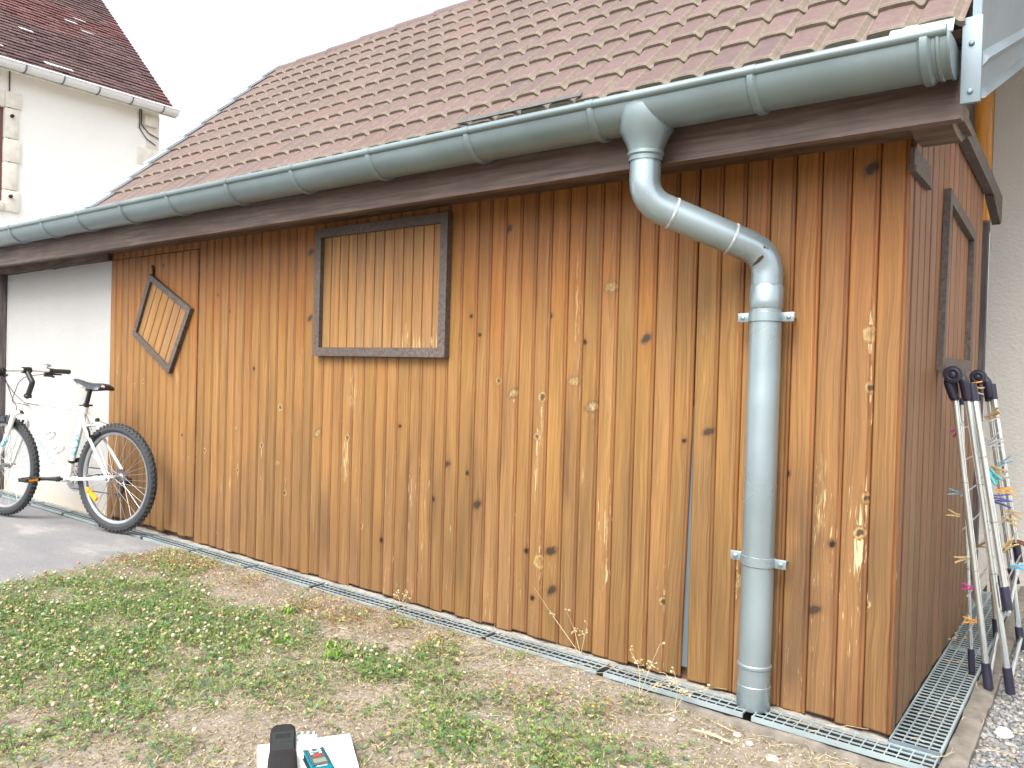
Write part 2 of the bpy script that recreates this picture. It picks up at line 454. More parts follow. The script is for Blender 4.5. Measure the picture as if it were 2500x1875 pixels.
def wood_colour(x, z, bid, style):
    """colour, warped grain coordinate and flaking of a weathered board (x along the wall, z up)"""
    hb = _h(bid, bid * 0 + 3, 5); hb2 = _h(bid, bid * 0 + 9, 6)
    n1 = fbm(x * 9 + bid * 3.7, z * 1.6, 3); n2 = fbm(x * 30 + bid, z * 3.0 + hb * 9, 8)
    gold = np.array([0.395, 0.207, 0.063]); red = np.array([0.385, 0.150, 0.027]); grey = np.array([0.245, 0.140, 0.064]); pale = np.array([0.52, 0.33, 0.15])
    if style == 'side':
        gold = np.array([0.190, 0.090, 0.042]); red = np.array([0.200, 0.088, 0.046]); grey = np.array([0.135, 0.085, 0.050])
    if style == 'panel':
        gold = np.array([0.47, 0.270, 0.105]); red = np.array([0.44, 0.22, 0.070]); grey = np.array([0.42, 0.275, 0.15])
    if style == 'front':
        nr = sstep(-0.75, -0.05, x + (n1 - 0.5) * 0.3)[:, None] * 0.45          # front boards turn browner towards the corner
        gold = gold * (1 - nr) + np.array([0.27, 0.130, 0.050]) * nr; grey = grey * (1 - nr * 0.5) + np.array([0.16, 0.085, 0.042]) * nr * 0.5
    top = sstep(1.02, 1.62, z + (n1 - 0.5) * 0.5 + (hb - 0.5) * 0.25)[:, None]
    low = (sstep(0.95, 0.05, z + (n1 - 0.5) * 0.9 + (hb2 - 0.5) * 0.5) * 0.70)[:, None]
    c = gold * (1 - top) + red * top
    c = c * (1 - low) + grey * low
    tint = (hb - 0.5)[:, None]
    c = c * (1 + tint * (0.34 if style == 'side' else 0.15)) * (1 + (n2 - 0.5)[:, None] * 0.40)
    c[:, 2] *= 1 + (hb2 - 0.5) * 0.22
    rd = sstep(0.55, 0.75, fbm(x * 12 + bid * 1.3, z * 1.1 + 5, 21))[:, None] * 0.22
    c = c * (1 - rd) + c * np.array([1.05, 0.86, 0.80]) * rd
    flake = -0.10 + 0.11 * sstep(1.3, 0.4, z) + 0.09 * (fbm(x * 10 + bid, z * 2.0, 31) - 0.5) * 2 + (hb2 - 0.5) * 0.08
    if style == 'panel': flake = -0.16 + 0.34 * sstep(1.45, 1.12, z) * sstep(-2.6, -1.95, x) * sstep(0.3, 0.7, n1 + 0.15)
    if style == 'side': flake = flake + 0.015
    gx = x.copy(); gz = z.copy()
    if style in ('front',):
        for (sx, z0, z1, w, a) in STAINS:
            wob = (fbm(z * 5 + sx * 20, z * 0 + 2, 4) - 0.5) * w * 1.6
            mk = np.exp(-((x - sx - wob) / w) ** 2) * sstep(z0 - 0.06, z0 + 0.1, z) * sstep(z1 + 0.06, z1 - 0.25, z)
            mk = np.clip(mk * (0.5 + n2), 0, 1) * a
            c = c * (1 - mk[:, None]) + np.array([0.085, 0.055, 0.035]) * mk[:, None]
        for (sx, z0, z1, w, a) in STREAKS:
            wob = (fbm(z * 14 + sx * 9, z * 0 + 1, 14) - 0.5) * w * 2.0
            wid = w * (0.05 + 0.75 * fbm(z * 30 + sx * 31, z * 0, 15))
            mk = sstep(wid * 1.1, wid * 0.5, np.abs(x - sx - wob)) * sstep(z0, z0 + 0.05, z) * sstep(z1, z1 - 0.05, z) * a
            br = np.array([0.66, 0.52, 0.27])
            fn = vnoise(x * 420 + sx * 7, z * 22, 16); mk = mk * sstep(0.3, 0.65, fn) * 0.62
            c = c * (1 - mk[:, None]) + br * mk[:, None]
            flake = flake + 0.2 * a * np.exp(-((x - sx) / (w * 1.7)) ** 2) * sstep(z0 - 0.05, z0 + 0.1, z) * sstep(z1 + 0.05, z1 - 0.1, z)
        rk = random.Random(3)
        for (kx, kz, ty) in KNOTS:
            r = {'h': 0.0085, 'r': 0.010, 'd': 0.0125, 'o': 0.0140, 'p': 0.0135, 'R': 0.017}[ty] * rk.uniform(0.85, 1.2)
            an = {'o': 0.6, 'd': 0.7, 'p': 0.1}.get(ty, 0) * rk.choice((1, 1, 0.6)); el = {'o': 1.9, 'd': 1.7, 'p': 1.7}.get(ty, 1.0)
            dx = x - kx; dz = z - kz
            m_ = (np.abs(dx) < 0.07) & (np.abs(dz) < 0.22)
            if not m_.any(): continue
            dx = dx[m_]; dz = dz[m_]
            own = np.abs(bid[m_] - bid[m_][np.argmin(dx * dx + dz * dz)]) < 0.5
            ca, sa = math.cos(an), math.sin(an)
            ex = (dx * ca + dz * sa) / el; ez = -dx * sa + dz * ca
            d = np.sqrt(ex ** 2 + ez ** 2) / r
            d = d + (fbm(x[m_] * 150, z[m_] * 110, 40) - 0.5) * 0.9
            cc = c[m_]
            dark = {'h': (0.022, 0.012, 0.008), 'r': (0.12, 0.07, 0.035), 'd': (0.075, 0.042, 0.026), 'o': (0.62, 0.45, 0.22), 'p': (0.55, 0.36, 0.14), 'R': (0.30, 0.19, 0.085)}[ty]
            ring = {'h': (0.12, 0.06, 0.03), 'r': (0.58, 0.44, 0.21), 'd': (0.16, 0.09, 0.05), 'o': (0.2, 0.13, 0.06), 'p': (0.25, 0.15, 0.06), 'R': (0.62, 0.45, 0.19)}[ty]
            kr = (sstep(1.65, 1.3, d) * own * (0.85 if ty not in 'dh' else 0.55))[:, None]; ki = (sstep(1.05, 0.85, d) * own)[:, None]
            if ty in 'Rop': # inner ring lines
                ki = ki * (0.55 + 0.45 * np.cos(d * 14))[:, None]
            halo = (np.exp(-((dx / (r * 2.0)) ** 2 + (dz / (r * 4.5)) ** 2)) * own * 0.28)[:, None]
            cc = cc * (1 - halo) + cc * np.array([0.8, 0.62, 0.5]) * halo
            cc = cc * (1 - kr) + np.array(ring) * kr
            cc = cc * (1 - ki) + np.array(dark) * ki
            c[m_] = cc
            tail = np.exp(-(dx / (r * 0.45)) ** 2) * np.exp(-np.abs(dz) / 0.07) * own
            f_ = flake[m_]
            f_ = np.where(d < 1.8, -0.5, f_ + (0.32 if ty in 'rRo' else 0.12) * tail); flake[m_] = f_
            g = gx[m_]; env = np.exp(-((dx / 0.035) ** 2 + (dz / 0.11) ** 2))
            gx[m_] = g - np.sign(dx) * r * 1.1 * env * own
    gx = gx + (fbm(z * 2.2 + bid * 5, bid * 2.1, 51) - 0.5) * 0.05      # wandering grain
    return np.clip(c * np.array([1.0, 1.04, 0.95] if style == 'side' else [1, 1, 1]) * (1.15 if style == 'side' else 0.56 if style == 'panel' else 0.60), 0.004, 0.9), gx, flake

def boards(name, mat, parent, edges, zfun, ztop, style, place, dz=0.0055, bead=True, skew=None, nz=None, gw=0.003):
    """vertical tongue-and-groove boards; edges: x of the joints, zfun(i): foot of a board, ztop(x): head.
    place(x, d, z): point of the wall plane, d metres behind its face."""
    vs = []; fs = []; B = []; X = []; Z = []; G = []; n0 = 0
    rb = random.Random(len(edges) * 7 + len(style))
    for i in range(len(edges) - 1):
        a, b = edges[i], edges[i + 1]
        w = b - a
        if bead:
            us = [0, 0.0022] + list(np.linspace(0.006, w - 0.0165, max(4, int(w / 0.0038)))) + [w - 0.0150, w - 0.0128, w - 0.0108, w - 0.0085, w - 0.0030, w - 0.0010]
            ds = [0.0065, 0.0010] + [0] * max(4, int(w / 0.0038)) + [0.0010, 0.0036, 0.0012, 0.0008, 0.0010, 0.0065]
        else:
            k = max(5, int(w / 0.006))
            us = [0, gw] + list(np.linspace(gw + 0.0025, w - gw - 0.0025, k)) + [w - gw, w]
            ds = [0.011, 0.0016] + [0] * k + [0.0016, 0.011]
        us = np.array(us); ds = np.array(ds) + rb.uniform(-0.0007, 0.0007)
        z0 = zfun(i); z1 = max(ztop(a), ztop(b))
        r = nz or max(2, int((z1 - z0) / dz))
        zz = np.linspace(0, 1, r + 1)
        U, T = np.meshgrid(us, zz)
        xs = a + U
        tz = np.vectorize(ztop)(xs[0])[None, :]
        zs = z0 + (tz - z0) * T + (rb.uniform(-0.05, 0.05) * (U - w / 2)) * (1 - T)
        dd = np.broadcast_to(ds, U.shape)
        G.append(np.concatenate([dd.ravel() - ds.min(), ds - ds.min()]))
        xx = xs + (skew(i, zs) if skew else 0)
        P = place(xx.ravel(), dd.ravel(), zs.ravel())
        c = len(us)
        idx = np.arange((r + 1) * c).reshape(r + 1, c) + n0
        q = np.stack([idx[:-1, :-1], idx[:-1, 1:], idx[1:, 1:], idx[1:, :-1]], -1).reshape(-1, 4)
        vs.append(P); fs.append(q); n0 += (r + 1) * c
        # foot cut
        foot = place(xx[0], np.full(c, 0.018), zs[0]); vs.append(foot)
        fi = np.arange(c) + n0; n0 += c
        fs.append(np.stack([fi[:-1], fi[1:], idx[0, 1:], idx[0, :-1]], -1))
        B.append(np.full((r + 1) * c + c, float(i))); X.append(np.concatenate([xs.ravel(), xs[0]])); Z.append(np.concatenate([zs.ravel(), zs[0]]))
    V = np.concatenate(vs); F = np.concatenate(fs); B = np.concatenate(B); X = np.concatenate(X); Z = np.concatenate(Z)
    off = np.array(base_of(parent)) if parent is not None else 0
    me = D.meshes.new(name)
    me.vertices.add(len(V)); me.vertices.foreach_set('co', (V - off).astype(np.float32).ravel())
    me.loops.add(F.size); me.loops.foreach_set('vertex_index', F.astype(np.int32).ravel())
    me.polygons.add(len(F)); me.polygons.foreach_set('loop_start', np.arange(0, F.size, 4, dtype=np.int32))
    me.polygons.foreach_set('loop_total', np.full(len(F), 4, np.int32))
    me.update(calc_edges=True)
    me.polygons.foreach_set('use_smooth', np.ones(len(F), bool))
    c, gx, fl = wood_colour(X, Z, B + {'front': 0, 'side': 200, 'panel': 400, 'door': 600}.get(style, 0) * 1.0, 'front' if style == 'door' else style)
    G = (sstep(0.0004, 0.0012, np.concatenate(G)) * (0.62 if bead else 0.95 if style == 'side' else 0.6))[:, None]
    c = c * (1 - G) + c * np.array([0.66, 0.40, 0.28]) * G
    rgba = np.concatenate([c, np.ones((len(c), 1))], 1)
    at = me.attributes.new('Col', 'FLOAT_COLOR', 'POINT'); at.data.foreach_set('color', rgba.astype(np.float32).ravel())
    at = me.attributes.new('gv', 'FLOAT_VECTOR', 'POINT'); at.data.foreach_set('vector', np.stack([gx, B * 1.37, Z + B * 0.61], 1).astype(np.float32).ravel())
    at = me.attributes.new('flake', 'FLOAT', 'POINT'); at.data.foreach_set('value', fl.astype(np.float32))
    me.materials.append(mat)
    me.validate()
    o = D.objects.new(name, me); COL.objects.link(o)
    if parent is not None: o.parent = parent
    return o

def board_edges(x0, x1, w, jit, seed):
    r = random.Random(seed); n = max(1, round((x1 - x0) / w)); e = [x0]
    for i in range(1, n): e.append(x0 + (x1 - x0) * i / n + r.uniform(-jit, jit))
    return e + [x1]

# ================================================================== the shed
SHED = empty('wooden_shed', (-2.2, 0.0, 0.0), 'low shed clad in honey-brown vertical boards under a tiled roof with zinc gutter', 'shed')
front = lambda x, d, z: np.stack([x, d, z], 1)
rf = random.Random(21)
feet = [rf.uniform(-0.010, 0.004) for _ in range(80)]

e1 = board_edges(-3.795, -0.662, 0.0765, 0.004, 5)
n1_ = len(e1) - 2
def skew1(i, z):
    return -0.016 * np.clip(1 - z / 0.88, 0, 1) if i == n1_ else 0 * z
e2 = board_edges(-0.659, 0.004, 0.078, 0.004, 6)
boards('front_wall', M['boards'], SHED, e1, lambda i: feet[i % 80], lambda x: 1.80, 'front', front, skew=skew1)
boards('front_wall', M['boards'], SHED, e2, lambda i: feet[(i + 33) % 80], lambda x: 1.80, 'front', front, skew=lambda i, z: (0.004 * np.clip(1 - z / 0.88, 0, 1) if i == 0 else 0 * z))
# strip of boards above the door
boards('front_wall', M['boards'], SHED, board_edges(-4.868, -3.797, 0.0815, 0.004, 7), lambda i: 1.733, lambda x: 1.80, 'front', front)
mb = MB(); mb.box((-4.86, 0.03, -0.02), (-0.02, 0.05, 1.9)); mb.build('wall_backing', M['soffit'], SHED)  # unseen board added behind the cladding to stop light leaking through gaps
mb = MB(); mb.box((-0.70, 0.012, 0.035), (-0.62, 0.02, 0.95)); mb.build('backing_strip', zinc('dull backing strip', (0.11, 0.14, 0.155), 0.5, 0.3), SHED)

# door with a diamond light
ed = board_edges(-4.868, -3.806, 0.0805, 0.004, 9)
rd_ = [rf.uniform(-0.004, 0.022) for _ in range(30)]
DOOR = boards('door', M['boards'], SHED, ed, lambda i: rd_[i], lambda x: 1.726, 'door', lambda x, d, z: np.stack([x, d - 0.004, z], 1))
def quad_inset(q, w):
    q = [Vector((a, b)) for a, b in q]; n = len(q); L = []
    cx = sum((p for p in q), Vector((0, 0))) / n
    for i in range(n):
        a, b = q[i], q[(i + 1) % n]; d = (b - a).normalized(); nn_ = Vector((-d.y, d.x))
        if nn_.dot(cx - a) < 0: nn_ = -nn_
        L.append((a + nn_ * w, d))
    out = []
    for i in range(n):
        (p, d), (q2, e) = L[i - 1], L[i]
        den = d.x * e.y - d.y * e.x
        t = ((q2.x - p.x) * e.y - (q2.y - p.y) * e.x) / den
        out.append(tuple(p + d * t))
    return out
def frame_mesh(quad, w, axis, a, b, widths=None):
    mb = MB(); inn = quad_inset(quad, w); n = len(quad)
    for i in range(n):
        j = (i + 1) % n
        mb.prism([quad[i], quad[j], inn[j], inn[i]], axis, a, b)
    return mb
dq = [(-4.324, 1.607), (-3.838, 1.376), (-4.07, 0.987), (-4.524, 1.226)]
frame_mesh(dq, 0.036, 1, -0.030, -0.004).build('diamond_frame', M['trim_x'], DOOR, recalc=True)
Lp = np.array([-4.524, 1.226]); Uv = np.array([0.454, -0.239]); Vv = np.array([0.2, 0.381])
lu = np.linalg.norm(Uv); lv = np.linalg.norm(Vv)
def dplace(x, d, z):
    p = Lp + np.outer((x + 3.0) / lu, Uv) + np.outer((z - 1.1) / lv, Vv)
    return np.stack([p[:, 0], d - 0.014, p[:, 1]], 1)
boards('diamond_panel', M['boards'], DOOR, [x for x in board_edges(-3.0 + 0.02, -3.0 + lu - 0.02, 0.084, 0.002, 4)], lambda i: 1.1 + 0.02, lambda x: 1.1 + lv - 0.02, 'panel', dplace, bead=False)
mb = MB(); mb.tube([(-4.318, -0.012, 1.66), (-4.305, -0.012, 1.63), (-4.31, -0.012, 1.60)], 0.008, 8); mb.build('latch', M['rust'], DOOR)
mb = MB(); mb.box((-3.806, 0.004, 0.0), (-3.797, 0.03, 1.80)); mb.build('door_jamb', M['soffit'], SHED)

# framed blind window panel
wq = [(-2.692, 1.737), (-1.803, 1.737), (-1.803, 1.108), (-2.692, 1.108)]
SH = boards('shutter', M['boards'], SHED, board_edges(-2.655, -1.84, 0.062, 0.002, 12), lambda i: 1.13, lambda x: 1.715, 'panel', lambda x, d, z: np.stack([x, d - 0.012, z], 1), bead=False)
frame_mesh(wq, 0.042, 1, -0.034, -0.002).build('shutter_frame', M['trim_x'], SH, recalc=True)

# eaves
mb = MB(); mb.box((-7.3, -0.235, 1.752), (0.160, -0.210, 1.93)); mb.box((-7.3, -0.245, 1.738), (0.162, -0.205, 1.752)); mb.build('fascia', M['fascia'], SHED)
mb = MB(); mb.box((-7.3, -0.210, 1.772), (0.15, 0.06, 1.79)); mb.build('soffit', M['soffit'], SHED)
mb = MB(); mb.box((-6.85, -0.03, 1.728), (-4.872, 0.04, 1.773)); mb.build('beam', M['soffit'], SHED)

# roof
SL = math.atan(0.985); cs, sn = math.cos(SL), math.sin(SL)
EY, EZ = -0.300, 1.950
def slope(x, s, h): return (x, EY + s * cs - h * sn, EZ + s * sn + h * cs)
PW, PITCH, NROW = 0.2305, 0.1655, 11
x_r = 0.172
ncol = 20
tv = []; tf = []; tc_ = []
rt = random.Random(5)
prof_u = np.array([0, 0.012, 0.03, 0.10, 0.20, 0.30, 0.375, 0.40, 0.445, 0.465, 0.485, 0.505, 0.55, 0.575, 0.65, 0.74, 0.82, 0.865, 0.89, 0.94, 0.965, 0.985, 1.0])
prof_h = np.array([10, 19, 22, 23, 23.5, 23, 22, 20, 4, 1.0, 0.6, 3, 18, 21, 22.5, 23, 22.5, 21.5, 19.5, 4, 1.0, 0.5, 0.0]) * 0.00088
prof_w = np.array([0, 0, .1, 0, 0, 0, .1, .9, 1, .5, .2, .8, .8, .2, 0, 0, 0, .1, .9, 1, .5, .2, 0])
def tile_h(u): return prof_h
hh = tile_h(prof_u); k = len(prof_u)
nb = 0
for r_ in range(NROW):
    for c_ in range(ncol):
        x1 = x_r - c_ * PW; x0 = x1 - PW * 0.992
        s0 = r_ * PITCH + rt.uniform(-0.003, 0.003); s1 = s0 + PITCH + 0.035
        lift = 0.017 + rt.uniform(-0.001, 0.002); tw = rt.uniform(-0.002, 0.002)
        base = np.array([0.106, 0.069, 0.064]) * rt.uniform(0.90, 1.10)
        if rt.random() < 0.08: base = base * np.array([0.85, 0.87, 0.9])
        if rt.random() < 0.05: base = base * np.array([1.08, 0.99, 0.95])
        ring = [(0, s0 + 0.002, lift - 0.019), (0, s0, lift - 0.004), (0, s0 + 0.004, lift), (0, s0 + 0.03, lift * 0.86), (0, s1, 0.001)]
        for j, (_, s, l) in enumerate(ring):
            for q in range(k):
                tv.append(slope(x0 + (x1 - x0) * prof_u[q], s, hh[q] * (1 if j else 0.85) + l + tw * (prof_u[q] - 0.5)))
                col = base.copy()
                lich_glint = prof_w[q] * 0.5 + (0.8 if j < 2 else 0.3 if j == 2 else 0.0)  # pale lichen tone that also paints bevel and front-edge highlights into the colour
                col = col * (1 - min(lich_glint, 0.9)) + np.array([0.20, 0.175, 0.132]) * min(lich_glint, 0.9)
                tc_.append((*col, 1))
        for j in range(4):
            for q in range(k - 1):
                a = nb + j * k + q
                tf.append((a, a + 1, a + k + 1, a + k))
        nb += 5 * k
me = D.meshes.new('roof'); me.from_pydata([(a - SHED.location.x, b, c) for a, b, c in tv], [], tf); me.materials.append(M['tile'])
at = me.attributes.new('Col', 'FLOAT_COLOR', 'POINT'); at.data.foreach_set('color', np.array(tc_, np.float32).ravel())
me.polygons.foreach_set('use_smooth', [True] * len(me.polygons)); me.set_sharp_from_angle(angle=R(24))
ROOF = D.objects.new('roof', me); COL.objects.link(ROOF); ROOF.parent = SHED

def colattr(o, c):
    at = o.data.attributes.new('Col', 'FLOAT_COLOR', 'POINT')
    at.data.foreach_set('color', np.tile(np.array([*c, 1], np.float32), len(o.data.vertices)))
ry, rz = EY + NROW * PITCH * cs, EZ + NROW * PITCH * sn
mb = MB()
for i in range(14):
    xa = x_r - i * 0.335; xb = xa - 0.36
    ra = 0.052; rb_ = 0.060
    n = 10; v = []
    for x, rr in ((xa, ra), (xb, rb_)):
        for q in range(n + 1):
            a = math.pi * q / n
            v.append((x, ry + 0.01 + rr * 1.15 * math.cos(a), rz - 0.02 + rr * math.sin(a)))
    for x, rr in ((xa, ra - 0.012), (xb, rb_ - 0.012)):
        for q in range(n + 1):
            a = math.pi * q / n
            v.append((x, ry + 0.01 + rr * 1.15 * math.cos(a), rz - 0.02 + rr * math.sin(a)))
    f = [(q, q + 1, n + 2 + q, n + 1 + q) for q in range(n)]
    o2 = 2 * (n + 1)
    f += [(n + 1 + q, n + 2 + q, o2 + n + 2 + q, o2 + n + 1 + q) for q in range(n)]
    f += [(o2 + q, q, q + 1, o2 + q + 1) for q in range(n)]
    mb.add(v, f)
o = mb.build('ridge_tile', M['tile'], ROOF); colattr(o, (0.10, 0.07, 0.065))
# front roof deck, and an added rear panel shading and warming the house wall
for sgn in (1, -1):
    mb = MB()
    p = [slope(0, 0, -0.006), slope(0, NROW * PITCH, -0.006), slope(0, NROW * PITCH, -0.028), slope(0, 0, -0.028)]
    q = [(a[1], a[2]) for a in p]
    if sgn < 0: q = [(ry + 0.002, rz - 0.03), (2.38, 2.86), (2.38, 2.83), (ry + 0.002, rz - 0.06)]
    mb.prism(q, 0, -4.47, 0.165 if sgn > 0 else 1.0)
    mb.build('roof_deck', M['soffit'] if sgn > 0 else dark_wood('added bounce pine', (0.34, 0.19, 0.065), (40, 3, 40)), SHED, recalc=True)
mb = MB(); mb.box((-7.3, -0.205, 1.90), (-4.45, 2.3, 1.925)); mb.build('flat_roof', M['zinc_pale'], SHED)
# stepped zinc along the left verge
mb = MB()
for r_ in range(NROW):
    s0 = r_ * PITCH - 0.01; s1 = s0 + PITCH + 0.02
    v = []
    for x, h in ((-4.505, 0.0), (-4.505, 0.045), (-4.435, 0.045), (-4.435, 0.03)):
        v.append(slope(x, s0, h + 0.012)); 
    for x, h in ((-4.505, 0.0), (-4.505, 0.045), (-4.435, 0.045), (-4.435, 0.03)):
        v.append(slope(x, s1, h - 0.002))
    mb.add(v, [(0, 1, 5, 4), (1, 2, 6, 5), (2, 3, 7, 6), (0, 3, 2, 1)])
    c0 = Vector(slope(-4.445, s0 + 0.01, 0.052)); mb.tube([c0, Vector(slope(-4.445, s0 + 0.03, 0.052))], 0.012, 8)
mb.build('verge_flashing', zinc('bright verge zinc', (0.46, 0.52, 0.56), 0.55, 0.15, 0.05), ROOF, smooth=False)
# right verge: barge board, ribbed zinc sheet, riveted end plate
mb = MB()
q = [slope(0, -0.0, -0.03), slope(0, NROW * PITCH, -0.03), slope(0, NROW * PITCH, -0.16), slope(0, 0.10, -0.13)]
mb.prism([(a[1], a[2]) for a in q], 0, 0.136, 0.160); mb.build('barge_board', M['fascia'], SHED, recalc=True)
pr = [(0.186, 2.03), (0.206, 2.03), (0.206, 1.884), (0.226, 1.866), (0.206, 1.842), (0.206, 1.79), (0.218, 1.768), (0.186, 1.768)]
mb = MB(); v = []
for t in (0.0, 1.7):
    v += [(x + 0.045 * t, -0.285 + t, z + 0.44 * t) for x, z in pr]
n = len(pr)
mb.add(v, [tuple(range(n))[::-1], tuple(range(n, 2 * n))] + [(i, (i + 1) % n, n + (i + 1) % n, n + i) for i in range(n)])
VS = mb.build('verge_sheet', M['zinc_pale'], SHED, smooth=False, recalc=True)
mb = MB(); mb.box((0.166, -0.300, 1.757), (0.211, -0.287, 1.972), bev=0.002); EP = mb.build('end_plate', M['zinc_pale'], VS)
for z in (1.785, 1.905):
    mb = MB(); mb.lathe([(0.007, 0), (0.007, 0.003), (0.004, 0.006), (0, 0.0065)], (0.188, -0.300, z), (0, -1, 0), 12); mb.build('rivet', M['zinc_pale'], VS)
mb = MB(); mb.prism([(-0.205, 1.755), (-0.10, 1.738), (0.0, 1.742), (0.05, 1.765), (0.10, 1.81), (0.12, 1.86), (-0.205, 1.86)], 0, 0.03, 0.132); mb.build('rafter_tail', M['soffit'], SHED, recalc=True, smooth=False)
# zinc tray at the gutter end and flashing strips by the first tile row
mb = MB(); mb.add([(0.0, -0.345, 1.935), (0.152, -0.345, 1.930), (0.152, -0.318, 1.972), (0.004, -0.318, 1.976), (0.152, -0.25, 1.985), (0.03, -0.25, 1.99), (0.0, -0.343, 1.932), (0.152, -0.343, 1.927), (0.152, -0.316, 1.969), (0.004, -0.316, 1.973), (0.152, -0.25, 1.982), (0.03, -0.25, 1.987)], [(0, 1, 2, 3), (3, 2, 4, 5), (9, 8, 7, 6), (11, 10, 8, 9), (0, 6, 7, 1), (1, 7, 8, 2), (2, 8, 10, 4), (0, 3, 9, 6), (3, 5, 11, 9)]); mb.build('flashing', zinc('pale tray zinc', (0.27, 0.33, 0.36), 0.5, 0.25, 0.06), ROOF, smooth=False)
mb = MB(); mb.bar(slope(-1.50, 0.012, 0.044), slope(-0.95, 0.012, 0.044), 0.022, 0.004, (0, -sn, cs)); mb.build('flashing', plain('dull lead strip', (0.075, 0.085, 0.08), 0.6, 0.2), ROOF)

# side wall, facing right
side = lambda x, d, z: np.stack([-d, x, z], 1)
stop_ = lambda y: min(1.80 + 0.95 * max(0.0, y), 2.03 - 0.055 * y)
es = [0.0005, 0.068] 
boards('side_wall', M['side_boards'], SHED, es, lambda i: -0.004, lambda y: 1.70, 'side', side, bead=False)
boards('side_wall', M['side_boards'], SHED, board_edges(0.082, 0.362, 0.094, 0.003, 14), lambda i: 0.0 + (i % 3) * 0.006, stop_, 'side', side, bead=False, gw=0.006)
boards('side_wall', M['side_boards'], SHED, board_edges(0.372, 1.64, 0.106, 0.004, 15), lambda i: 0.004 + (i % 2) * 0.006, stop_, 'side', side, bead=False, gw=0.006)
mb = MB(); mb.box((-0.05, 0.03, 0.0), (-0.02, 1.63, 1.8)); mb.build('wall_backing', M['soffit'], SHED)
sq = [(0.593, 1.746), (1.252, 1.697), (1.253, 1.11), (0.545, 1.10)]
frame_mesh(sq, 0.045, 0, 0.0, 0.022).build('side_trim', M['trim_x'], SHED, recalc=True)
mb = MB(); mb.box((0.001, -0.012, 1.690), (0.014, 0.25, 1.745)); mb.box((0.001, -0.016, 1.672), (0.020, 0.255, 1.690)); mb.build('moulding', M['trim_x'], SHED)
mb = MB(); mb.bar((0.022, 0.33, 2.035), (0.022, 1.97, 1.945), 0.036, 0.075); mb.prism([(1.62, 1.92), (1.97, 1.91), (1.97, 1.86), (1.93, 1.84)], 0, 0.004, 0.04); mb.build('side_beam', M['trim_x'], SHED, recalc=True)
mb = MB(); mb.box((-1.0, 2.33, 0.0), (-0.056, 2.398, 1.925)); mb.build('back_wall', M['post'], SHED)
mb = MB(); mb.box((-0.135, 2.30, 1.93), (-0.052, 2.36, 2.82), bev=0.012); mb.build('gable_post', M['orange'], SHED)

# gutter
GR, GY = 0.085, -0.322
def gz(x): return 1.937 + (1.906 - 1.937) * (x + 6.0) / 6.16
mb = MB()
xs = list(np.linspace(-7.3, 0.148, 24)); na = 18; v = []; f = []
for x in xs:
    for rr in (GR, GR - 0.003):
        for q in range(na + 1):
            a = -math.pi * q / na
            v.append((x, GY + rr * math.cos(a), gz(x) + rr * math.sin(a)))
w2 = 2 * (na + 1)
for i in range(len(xs) - 1):
    for q in range(na):
        a = i * w2 + q; b_ = a + w2
        f.append((a, b_, b_ + 1, a + 1)); a += na + 1; b_ += na + 1; f.append((a, a + 1, b_ + 1, b_))
mb.add(v, f)
GUT = mb.build('gutter', M['zinc'], SHED)
mb = MB(); mb.tube([(x, GY - GR + 0.001, gz(x) + 0.004) for x in xs], 0.0140, 14); mb.build('gutter_bead', M['zinc'], GUT)
def band(mb, x, r0, w, t, a0=-8, a1=-188):
    n = 18; v = []
    for (xx, rr) in ((x - w / 2, r0), (x - w / 2 * 0.5, r0 + t), (x + w / 2 * 0.5, r0 + t), (x + w / 2, r0)):
        for q in range(n + 1):
            a = R(a0 + (a1 - a0) * q / n)
            v.append((xx, GY + rr * math.cos(a), gz(xx) + rr * math.sin(a)))
    mb.add(v, [(j * (n + 1) + q, (j + 1) * (n + 1) + q, (j + 1) * (n + 1) + q + 1, j * (n + 1) + q + 1) for j in range(3) for q in range(n)])
for x in (-0.337, -0.862, -1.385, -1.905, -2.40, -2.90, -3.44, -3.937, -4.47, -4.96, -5.463, -5.98, -6.5, -7.0):
    mb = MB(); band(mb, x, GR + 0.0008, 0.030, 0.0075)
    mb.tube([(x - 0.016, GY - GR + 0.001, gz(x) + 0.004), (x + 0.016, GY - GR + 0.001, gz(x) + 0.004)], 0.0158, 14)
    mb.build('gutter_bracket', M['zinc'], GUT)
mb = MB(); band(mb, 0.098, GR + 0.0008, 0.032, 0.009); band(mb, 0.128, GR + 0.0005, 0.012, 0.003)
n = 18; v = [(0.149, GY, gz(0.15) + 0.005)] + [(0.149, GY + (GR + 0.004) * math.cos(-math.pi * q / n), gz(0.15) + (GR + 0.004) * math.sin(-math.pi * q / n)) for q in range(n + 1)]
v += [(a + 0.006, b_, c) for a, b_, c in v]
f = [(0, q + 1, q + 2) for q in range(n)] + [(n + 2, n + 4 + q, n + 3 + q) for q in range(n)] + [(q + 1, n + 3 + q, n + 4 + q, q + 2) for q in range(n)]
mb.add(v, f)
mb.build('gutter_end', M['zinc'], GUT, recalc=False)

